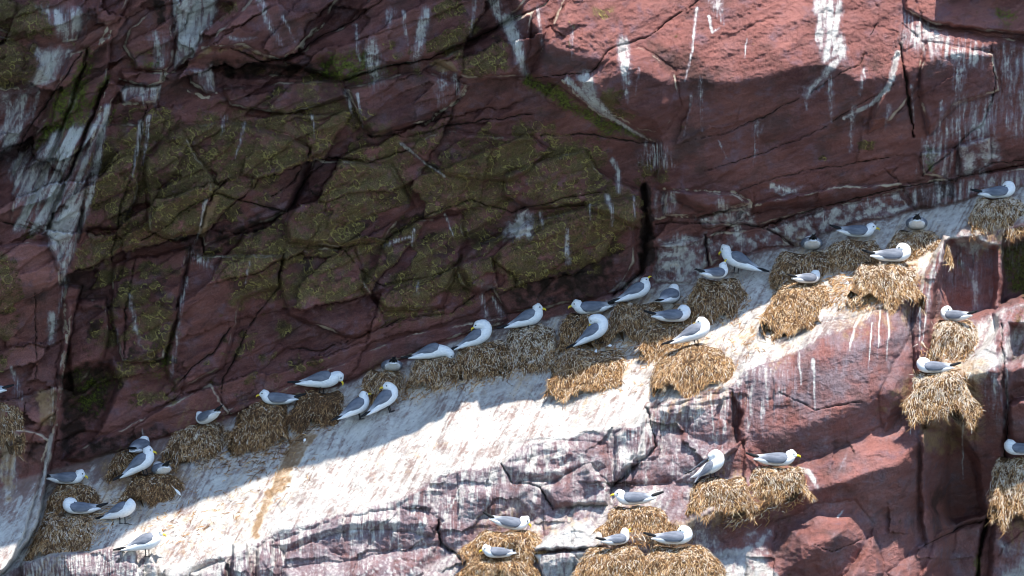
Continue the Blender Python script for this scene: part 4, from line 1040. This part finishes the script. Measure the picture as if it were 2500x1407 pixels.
# ------------------------------------------------------------------ kittiwakes
def bird_mats():
    out = {}
    m, t, b = new_mat("white_plumage", 0.75); k = NT(t)
    tc = k.n.new("ShaderNodeTexCoord").outputs["Object"]
    n = k.noise(70, 4, .6, k.scale(tc, (.5, 1, 1)))
    k.l.new(k.mix(k.ramp(n, .3, .7), rgb(.72, .73, .75), rgb(.86, .86, .85)), b.inputs["Base Color"])
    bp = k.n.new("ShaderNodeBump"); bp.inputs["Distance"].default_value = .004; bp.inputs["Strength"].default_value = .5; k.l.new(n, bp.inputs["Height"]); k.l.new(bp.outputs[0], b.inputs["Normal"])
    out["white"] = m
    m, t, b = new_mat("grey_plumage", 0.75); k = NT(t)
    tc = k.n.new("ShaderNodeTexCoord").outputs["Object"]
    pale = k.attr("pale").outputs["Fac"]
    w = k.n.new("ShaderNodeTexWave"); w.inputs["Scale"].default_value = 14; w.inputs["Distortion"].default_value = 5; w.inputs["Detail"].default_value = 2
    k.l.new(k.scale(tc, (1, .4, 1.6)), w.inputs["Vector"])
    n = k.noise(45, 4, .6, k.scale(tc, (.4, 1, 1)))
    g = k.mix(k.ramp(n, .3, .7), rgb(.120, .134, .168), rgb(.190, .205, .245))
    g = k.mix(k.math('MULTIPLY', pale, 1.0, None, True), g, rgb(.72, .73, .76))
    g = k.mix(k.math('MULTIPLY', pale, -1.0, None, True), g, rgb(.075, .085, .11))
    k.l.new(g, b.inputs["Base Color"])
    bp = k.n.new("ShaderNodeBump"); bp.inputs["Distance"].default_value = .004; bp.inputs["Strength"].default_value = .6; k.l.new(n, bp.inputs["Height"]); k.l.new(bp.outputs[0], b.inputs["Normal"])
    out["grey"] = m
    for nm, c, r in (("black", (.012, .012, .014), .6), ("bill", (.72, .52, .045), .45), ("eye", (.004, .004, .005), .5), ("foot", (.020, .018, .018), .6), ("gape", (.62, .035, .020), .5)):
        m, t, b = new_mat(nm + "_of_bird", r); k = NT(t)
        tc = k.n.new("ShaderNodeTexCoord").outputs["Object"]
        n = k.noise(120, 2, .5, tc)
        b.inputs['Specular IOR Level'].default_value = .08 if nm == 'eye' else .25
        k.l.new(k.mix(n, rgb(*[v * .8 for v in c]), rgb(*[min(1, v * 1.2) for v in c])), b.inputs["Base Color"])
        out[nm] = m
    return out


BM = bird_mats()


def catmull(pts, per=3):
    p = np.array(pts, float); q_ = np.vstack([2 * p[0] - p[1], p, 2 * p[-1] - p[-2]])
    out = []
    for i in range(1, len(q_) - 2):
        for s_ in range(per):
            t = s_ / per
            a, b, c, d = q_[i - 1], q_[i], q_[i + 1], q_[i + 2]
            out.append(.5 * (2 * b + (c - a) * t + (2 * a - 5 * b + 4 * c - d) * t * t + (3 * b - a - 3 * c + d) * t ** 3))
    out.append(p[-1])
    return np.array(out)


def loft(name, pts, mat, parent, segs=14, per=3):
    """one continuous surface along a spine of (x, z, half height, half width, y)"""
    pts = [tuple(p_) + (0,) * (5 - len(p_)) for p_ in pts]
    c = catmull(pts, per); c[:, 2:4] = np.maximum(c[:, 2:4], .3)
    xz = c[:, :2]; tg = np.gradient(xz, axis=0); tg /= np.linalg.norm(tg, axis=1, keepdims=True) + 1e-9
    nx, nz = -tg[:, 1], tg[:, 0]
    th = np.linspace(0, 2 * np.pi, segs, endpoint=False)
    V = np.zeros((len(c), segs, 3))
    V[:, :, 0] = xz[:, :1] + nx[:, None] * c[:, 2:3] * np.sin(th)
    V[:, :, 2] = xz[:, 1:2] + nz[:, None] * c[:, 2:3] * np.sin(th)
    V[:, :, 1] = c[:, 4:5] + c[:, 3:4] * np.cos(th)
    V = V.reshape(-1, 3) * S
    Fq = []
    n = len(c)
    for i in range(n - 1):
        for j in range(segs):
            j2 = (j + 1) % segs
            Fq.append((i * segs + j, i * segs + j2, (i + 1) * segs + j2, (i + 1) * segs + j))
    a = len(V); V = np.vstack([V, V[:segs].mean(0), V[(n - 1) * segs:n * segs].mean(0)])
    for j in range(0, segs, 2):
        Fq.append((a, (j + 2) % segs, j + 1, j)); Fq.append((a + 1, (n - 1) * segs + j, (n - 1) * segs + j + 1, (n - 1) * segs + (j + 2) % segs))
    return mesh_from(name, V, Fq, mat, parent)


def wing_mesh(spine, side, parent):
    c = catmull(spine, 3)                      # x, z, height, width, low angle
    xz = c[:, :2]; tg = np.gradient(xz, axis=0); tg /= np.linalg.norm(tg, axis=1, keepdims=True) + 1e-9
    nx, nz = tg[:, 1], -tg[:, 0]
    m = 9; V = []; pale = []
    for i in range(len(c)):
        lo = math.radians(c[i, 4]); th = np.linspace(lo, math.radians(93), m)
        k_ = i / (len(c) - 1)
        for sc, arr_ in ((1.07, th), (.86, th[::-1])):
            for q_, t in enumerate(arr_):
                V.append((xz[i, 0] + nx[i] * c[i, 2] * sc * math.sin(t), side * c[i, 3] * sc * math.cos(t), xz[i, 1] + nz[i] * c[i, 2] * sc * math.sin(t)))
                e = (t - lo) / (math.radians(93) - lo)
                pl = max(np.clip((k_ - .62) / .35, 0, 1) * .85, .7 * (e < .08) * (k_ > .25))
                pale.append(pl - (.55 if (q_ % 2 == 1 and .30 < k_ < .85 and e < .75) else 0) * (.5 + .5 * math.sin(9 * k_ + q_)))
    V = np.array(V) * S; r = 2 * m; Fq = []
    for i in range(len(c) - 1):
        for j in range(r):
            j2 = (j + 1) % r
            Fq.append((i * r + j, i * r + j2, (i + 1) * r + j2, (i + 1) * r + j))
    for b_ in (0, (len(c) - 1) * r):
        for j in range(m - 1):
            Fq.append((b_ + j, b_ + j + 1, b_ + r - 2 - j, b_ + r - 1 - j))
    return mesh_from("wing", V, Fq, BM["grey"], parent, True, dict(pale=pale))


def ball(name, c, r, mat, parent):
    pts = [(c[0] - r, c[2], .2, .2, c[1]), (c[0] - r * .6, c[2], r * .8, r * .8, c[1]), (c[0], c[2], r, r, c[1]), (c[0] + r * .6, c[2], r * .8, r * .8, c[1]), (c[0] + r, c[2], .2, .2, c[1])]
    return loft(name, pts, mat, parent, 8, 2)


SITB = [(-48, 12.5, 1.4, 6), (-39, 12, 3.6, 8), (-25, 11.5, 9, 12), (-8, 12.5, 12.5, 15), (10, 13.5, 13.8, 16), (23, 14.5, 13.6, 15)]
SITW = [(29, 15, 8, 12.5, 35), (21, 15, 13.2, 15.5, -25), (6, 14.3, 14.3, 16.5, -45), (-10, 14, 13, 15.2, -42), (-24, 15.2, 9.8, 11.5, -38), (-36, 17.2, 6.2, 7, -40), (-44, 18.8, 3.6, 4, -55)]
SITT = [(-38, 18.2), (-66, 26)]
STDB = [(-61, 0, 1.4, 6), (-51, 2.6, 3.8, 9), (-36, 8, 8.5, 12), (-20, 15, 13, 15), (-4, 21, 16.5, 17), (10, 26.5, 17.2, 17)]
STDW = [(17, 36, 8, 12, 35), (10, 33.5, 14, 16, -18), (-4, 27, 15.8, 17.5, -50), (-18, 20.4, 13, 15, -50), (-32, 13.6, 9, 10.5, -30), (-46, 7.4, 5.8, 6.5, -40), (-54, 4.8, 3.4, 4, -55)]
STDT = [(-47, 7), (-80, -1)]
POSE = {   # trunk, wing, tip, neck, head centre, bill direction
    "sit": (SITB, SITW, SITT, [(31, 18, 12, 12.5)], (34, 26), -8),
    "tuck": (SITB, SITW, SITT, [(32, 20, 12.6, 13), (31.5, 28, 11.5, 11.5)], (24, 31), 196),
    "stand": (STDB, STDW, STDT, [(19, 34, 15, 15), (20.5, 42, 12.3, 12)], (19, 50), -12),
    "down": (STDB, STDW, STDT, [(20, 32, 15.5, 15), (27, 39, 13, 12.5)], (31, 44), -48),
    "stuck": (STDB, STDW, STDT, [(20, 33, 15.5, 15), (22, 43, 13, 12.8)], (15, 50), 200),
    "chest": (STDB, STDW, STDT, [(21, 34, 16.3, 15.5), (25, 46, 14.5, 13.5), (17, 56, 13, 12)], (7, 57), 232),
    "preen": (STDB, STDW, STDT, [(22, 34, 16.3, 15.5), (28, 46, 14, 13.5), (22, 57, 12.6, 12)], (10, 61), 205),
    "bend": (STDB, STDW, STDT, [(24, 28, 15.5, 15), (36, 27, 13, 12.5)], (45, 22), -75),
    "beg": (SITB, SITW, SITT, [(31, 18, 12, 12.5), (33, 25, 11, 11)], (33, 32), 62),
}


def make_bird(bx, by, pose, dr, D, label, yaw=0, pitch=0, sc=1.0, legs=0, ha=None, hd=(0, 0), gape=False, spread=False, wallclear=True, wide=1.0, group="kittiwakes nesting on the cliff"):
    B, W, T, N, hc, a0 = POSE[pose]
    ha = a0 if ha is None else ha
    hc = (hc[0] + hd[0], hc[1] + hd[1])
    d = (math.cos(math.radians(ha)), math.sin(math.radians(ha)))
    root = empty("kittiwake"); tag(root, label, "gull", group)
    head = [(hc[0], hc[1], 11.4, 10.8)] + [(hc[0] + d[0] * q_, hc[1] + d[1] * q_, r_, r_ * .95) for q_, r_ in ((4, 10.4), (8.5, 8), (12.5, 4.6), (14.4, 1.6))]
    loft("body", list(B) + list(N) + head, BM["white"], root, 16, 3)
    nz_ = (-d[1], d[0]) if d[0] >= 0 else (d[1], -d[0])
    drop = (d[0] * .88 + -nz_[0] * .30, d[1] * .88 - nz_[1] * .30)
    b0 = (hc[0] + d[0] * 11.5, hc[1] + d[1] * 11.5)
    if gape:
        for sg, l_ in ((1, 14), (-1, 12)):
            aa = math.radians(ha + sg * 24 + 4); e_ = (math.cos(aa), math.sin(aa))
            loft("bill", [(b0[0], b0[1], 2.2, 2.4), (b0[0] + e_[0] * l_ * .6, b0[1] + e_[1] * l_ * .6, 1.7, 1.7), (b0[0] + e_[0] * l_, b0[1] + e_[1] * l_, .5, .5)], BM["bill"], root, 8, 2)
        loft("mouth", [(b0[0] - 1, b0[1], 1, 1), (b0[0] + d[0] * 4, b0[1] + d[1] * 4, 3.2, 1.5), (b0[0] + d[0] * 7, b0[1] + d[1] * 7 - 1, 2.4, 1), (b0[0] + d[0] * 9, b0[1] + d[1] * 9 - 2, .5, .5)], BM["gape"], root, 8, 2)
    else:
        loft("bill", [(b0[0], b0[1], 3.0, 2.8), (b0[0] + d[0] * 5, b0[1] + d[1] * 5, 2.6, 2.3), (b0[0] + d[0] * 9, b0[1] + d[1] * 9 - nz_[1] * .3, 2.0, 1.7),
                      (b0[0] + drop[0] * 13.5, b0[1] + drop[1] * 13.5, .5, .5)], BM["bill"], root, 8, 2)
    for s_ in (1, -1):
        ball("eye", (hc[0] + d[0] * 6.5 + nz_[0] * 2.2, s_ * 8.1, hc[1] + d[1] * 6.5 + nz_[1] * 2.2), 1.75, BM["eye"], root)
    for s_ in (1, -1):
        if spread:
            Wp = [(p_[0] + (-3 * i_ if s_ > 0 else 2 * i_) * .6, p_[1] + (1.6 * i_ if s_ > 0 else -3.2 * i_), p_[2], p_[3] + 1.2 * i_, p_[4] + 6 * i_) for i_, p_ in enumerate(W)]
            Tp = [(T[0][0] - (10 if s_ > 0 else -6), T[0][1] + (9 if s_ > 0 else -18)), (T[1][0] + (4 if s_ > 0 else 26), T[1][1] + (12 if s_ > 0 else -22))]
        else:
            Wp, Tp = W, T
        w = wing_mesh(Wp, s_, root)
        (x0, z0), (x1, z1) = Tp
        y0, y1 = 3.2 * s_, -3.0 * s_
        loft("wing_tip", [(x0 + 2, z0 - .4, 3.0, 2.2, y0 * 1.6), (x0 * .6 + x1 * .4, z0 * .6 + z1 * .4, 3.6, 1.6, y0 * .9), (x0 * .25 + x1 * .75, z0 * .25 + z1 * .75, 2.6, 1.2, y1 * .4), (x1, z1 + 1.5 * s_, .6, .5, y1)], BM["black"], w, 8, 2)
    if legs:
        for s_ in (1, -1):
            lx = 3 + 4 * s_
            lg = loft("leg", [(lx - 2, 12, 2.2, 2.0, 6 * s_), (lx - 1, 3, 1.5, 1.5, 6 * s_), (lx, -legs + 1, 1.2, 1.2, 6 * s_)], BM["foot"], root, 6, 2)
            loft("foot", [(lx - 3, -legs + .8, .8, .9, 6 * s_), (lx + 3, -legs + 1.0, 1.0, 3.0, 6 * s_), (lx + 9, -legs + .6, .7, 4.4, 7 * s_), (lx + 10.5, -legs + .4, .4, 4.0, 7 * s_)], BM["foot"], lg, 8, 2)
    root.rotation_euler = Matrix.Rotation(math.radians(yaw if dr > 0 else 180 - yaw), 4, 'Z').to_3x3().to_4x4().to_euler()
    R = Matrix.Rotation(math.radians(yaw if dr > 0 else 180 - yaw), 3, 'Z') @ Matrix.Rotation(math.radians(-pitch), 3, 'Y')
    root.rotation_euler = R.to_euler()
    root.scale = (sc, sc * wide, sc)
    if wallclear:
        D = max(D, max(Hs(bx + a_ * 14, by - b_) for a_ in range(-3, 4) for b_ in (14, 26, 38)) + .045)
    root.location = P(bx, by - legs * sc - 2, D)
    return root


def ND(k): return NESTD[k]
def SD(x, y): return Hs(x, y) + .015


# x, y of the belly or feet, pose, facing (+1 right), depth, label, extra
BIRDS = [
    (-32, 968, "sit", -1, ND("n1"), "bird cut off by the left edge, only tail and wingtips showing", {}),
    (161, 1184, "sit", 1, ND("n2"), "bird with bill pointing right on the shaded nest beside the left pillar", dict(ha=-28)),
    (198, 1257, "tuck", -1, ND("n3"), "sleeping bird facing left on the bottom left sunlit nest", dict(hd=(-2, -3))),
    (297, 1281, "down", 1, SD(297, 1285), "hunched pale bird on bare slab bowing its bill, tail touching a sleeping neighbour", dict(legs=10, pitch=-2, ha=-62, hd=(-12, 2), yaw=-28, sc=.95)),
    (357, 1362, "stand", 1, SD(360, 1362), "lowest left standing bird in full sun with bill level to the right", dict(legs=12, pitch=-4, hd=(4, -2))),
    (340, 1106, "sit", 1, ND("n4") - .05, "bird seen from behind above the standing pair at the slab's left end", dict(yaw=72, pitch=12, ha=-20, wide=1.3)),
    (352, 1163, "stand", 1, ND("n5") + .02, "tall upright bird leaning its yellow bill over its mate", dict(legs=8, pitch=14, ha=-30, hd=(2, 0))),
    (396, 1161, "sit", 1, ND("n5") + .01, "dark-backed mate tucked behind an upright bird's bill", dict(yaw=108, pitch=-8, sc=.98, wide=1.35)),
    (510, 1033, "sit", -1, ND("n6"), "bird with raised crossed wingtips and bill to the left on a drooping nest", dict(yaw=52, pitch=-16, hd=(-4, 0))),
    (681, 990, "sit", -1, ND("n7"), "left-facing bird sitting flat on the big brown nest", dict(ha=-12)),
    (783, 962, "down", 1, ND("n8"), "bird standing level over the blackish nest, bill drooped", dict(legs=7, pitch=-14, sc=1.05, hd=(2, -2))),
    (876, 1027, "stand", 1, SD(876, 1027), "left one of two standing birds on the slab, bill pointing right", dict(legs=10, pitch=8, yaw=26, sc=.95, ha=4)),
    (948, 1010, "stuck", 1, SD(948, 1012), "right one of two standing birds on the slab, head turned left", dict(legs=11, pitch=16, yaw=22, sc=.98, ha=176, hd=(-1, 3))),
    (957, 908, "sit", 1, ND("n9"), "bird seen from behind above the two standing birds", dict(yaw=96, pitch=-8, sc=1.0, wide=1.5)),
    (1054, 885, "bend", 1, ND("n10"), "bird bending down to poke its bill into the nest", dict(pitch=-6, sc=.95, legs=2)),
    (1166, 850, "preen", 1, ND("n11"), "bird preening its back with the head buried over a lifted wing", dict(pitch=6, hd=(-2, -4), sc=.95)),
    (1292, 804, "stand", 1, ND("n12"), "upright bird facing right on the guano-caked nest", dict(legs=1)),
    (1448, 768, "sit", -1, ND("n13"), "left-facing bird with black wingtips tilted up against the dark wall", dict(pitch=-6, ha=-14, sc=1.06)),
    (1456, 842, "chest", 1, ND("n16") - .06, "bird bending its neck to preen its breast above the wide golden nest", dict(legs=6, pitch=12, hd=(-4, 1), sc=.95)),
    (1558, 736, "stand", 1, ND("n14") - .03, "round-headed bird looking away with no bill visible, tail to the left", dict(pitch=3, ha=40, hd=(-1, -4), sc=.97, yaw=14)),
    (1634, 748, "stand", 1, ND("n14") - .02, "small hunched bird seen from behind left of the dark round nest", dict(yaw=62, pitch=-10, ha=30, sc=.92, wide=1.3)),
    (1640, 788, "tuck", 1, ND("n15") + .08, "shaded sleeping bird on the half-sunlit orange nest", dict(hd=(2, -2), sc=1.03)),
    (1698, 843, "stuck", 1, ND("n17"), "bright white bird standing in sun with its head turned back", dict(legs=4, pitch=2, sc=1.02)),
    (1744, 682, "beg", 1, ND("n18") + .12, "smaller sitting bird of the billing pair, bill pointing up", dict(yaw=36, sc=.9, hd=(-4, 0))),
    (1800, 670, "down", -1, ND("n18") - .02, "larger standing bird of the billing pair, bending over its mate", dict(legs=8, pitch=2, yaw=10, ha=-42, hd=(0, 9), sc=1.0)),
    (1982, 610, "sit", 1, ND("n19"), "bird seen from behind with crossed wingtips beside a pale wall block", dict(yaw=92, pitch=-8, sc=1.02, wide=1.5)),
    (2090, 581, "sit", 1, ND("n20"), "yellow-billed bird facing right on the top ledge against the wall", dict(pitch=-3)),
    (2238, 561, "sit", 1, ND("n21"), "bird seen from behind at the head of the ledge, rightmost of the rear views", dict(yaw=88, pitch=-8, sc=1.02, wide=1.5)),
    (2176, 641, "tuck", 1, ND("n22"), "sleeping sunlit bird with long black wingtips to the left near the slab's right end", dict(sc=1.08)),
    (1969, 694, "tuck", 1, ND("n23"), "fluffed grey bird dozing on the big golden nest", dict(yaw=32, sc=.86, hd=(2, -6))),
    (2436, 486, "tuck", 1, ND("n24"), "highest bird, resting on the straggly nest at the right edge", dict(pitch=4, hd=(2, -2))),
    (2334, 786, "tuck", -1, ND("n25"), "dozing bird facing left on the speckled nest of the right-hand pillar", dict(yaw=28, pitch=-2, sc=.9)),
    (2282, 913, "tuck", -1, ND("n26"), "sleeping bird facing left on the pillar's lower hanging nest", dict(hd=(-2, -6), sc=.98)),
    (2496, 1113, "tuck", -1, ND("n27"), "bird half cut off by the right edge on a tall pale nest", dict(hd=(0, -8))),
    (1738, 1168, "chest", 1, ND("n28"), "bird twisting to preen with one wing drooped and one lifted", dict(legs=5, pitch=6, yaw=-24, spread=True, hd=(-2, -6), sc=.90)),
    (1892, 1139, "sit", 1, ND("n29"), "long flat bird facing right with a yellow bill on the lower right ledge", dict(pitch=-2, sc=1.08)),
    (1552, 1234, "sit", -1, ND("n30"), "left-facing bird sitting on the lower ledge in full sun", dict(pitch=-3, sc=1.04, ha=-3)),
    (1240, 1293, "sit", 1, ND("n31"), "bird with tail held high and bill pointing down on the bottom centre nest", dict(pitch=-12, ha=-34, hd=(0, 3), sc=1.02)),
    (1218, 1364, "sit", -1, ND("n31") + .17, "grey ruffled bird with bill to the left sunk in the lowest nest", dict(yaw=-14, sc=.88, ha=-22)),
    (1504, 1333, "sit", 1, ND("n33"), "calling bird with a wide open red mouth", dict(yaw=34, pitch=4, sc=.88, ha=8, hd=(-4, 6), gape=True)),
    (1642, 1331, "tuck", 1, ND("n34") + .03, "smooth white bird resting on the lowest right nest, head drawn back", dict(sc=1.06)),
]
for bx, by, ps, dr, D, lab, kw in BIRDS:
    make_bird(bx, by, ps, dr, D, lab, **kw)

# ------------------------------------------------------------------ shed feathers
M_FEATH = BM["white"]
for i, (x, y, a, l_, lab) in enumerate([
    (1565, 850, 35, 30, "white feather stuck by its quill in straw between the two wide sunlit nests"), (1422, 868, 25, 26, "white feather at the left end of the wide golden nest"),
    (2345, 985, 70, 26, "white feather hanging below the nest on the right-hand pillar"), (432, 1200, -50, 26, "grey-white feather at the right end of the dark matted nest"),
    (372, 1172, 25, 18, "small pale feather at the front of the dark matted nest"), (1455, 862, 80, 18, "downy feather on the wide golden nest under the preening bird"),
    (744, 1076, 60, 10, "tiny curled feather on the shaded slab"), (1190, 1352, 75, 12, "white down tuft on the lowest nest"), (2068, 692, 10, 10, "white down tuft on the loose golden straw"),
    (1488, 845, 0, 12, "round down tuft at the top of the wide golden nest"),
]):
    r0 = empty("feather", P(x, y, Hs(x, y) + .10)); tag(r0, lab, "feather", "shed feathers lying on nests and slab")
    r0.rotation_euler = (0, math.radians(-a), 0)
    loft("vane", [(-l_ * .3, 0, .5, .5), (-l_ * .1, .6, 2.6, .8), (l_ * .25, 1.0, 3.2, .8), (l_ * .5, .4, .6, .4)], BM["white"], r0, 8, 2)
    loft("quill", [(-l_ * .7, -.6, .5, .5), (-l_ * .4, -.2, .7, .6), (-l_ * .1, .2, .6, .6)], BM["white"], r0, 6, 2)

# ------------------------------------------------------------------ the sea far below
m, t, b = new_mat("sea_water", .12); k = NT(t)
pos = k.n.new("ShaderNodeNewGeometry").outputs["Position"]
wv = k.noise(.8, 5, .6, pos)
k.l.new(k.mix(wv, rgb(.020, .045, .055), rgb(.045, .085, .095)), b.inputs["Base Color"])
bp = k.n.new("ShaderNodeBump"); bp.inputs["Distance"].default_value = .3; k.l.new(wv, bp.inputs["Height"]); k.l.new(bp.outputs[0], b.inputs["Normal"])
zz = -9.0
sea = mesh_from("sea", [(-900, -1200, zz), (900, -1200, zz), (900, 60, zz), (-900, 60, zz)], [(0, 1, 2, 3)], m)
sea["kind"] = "structure"
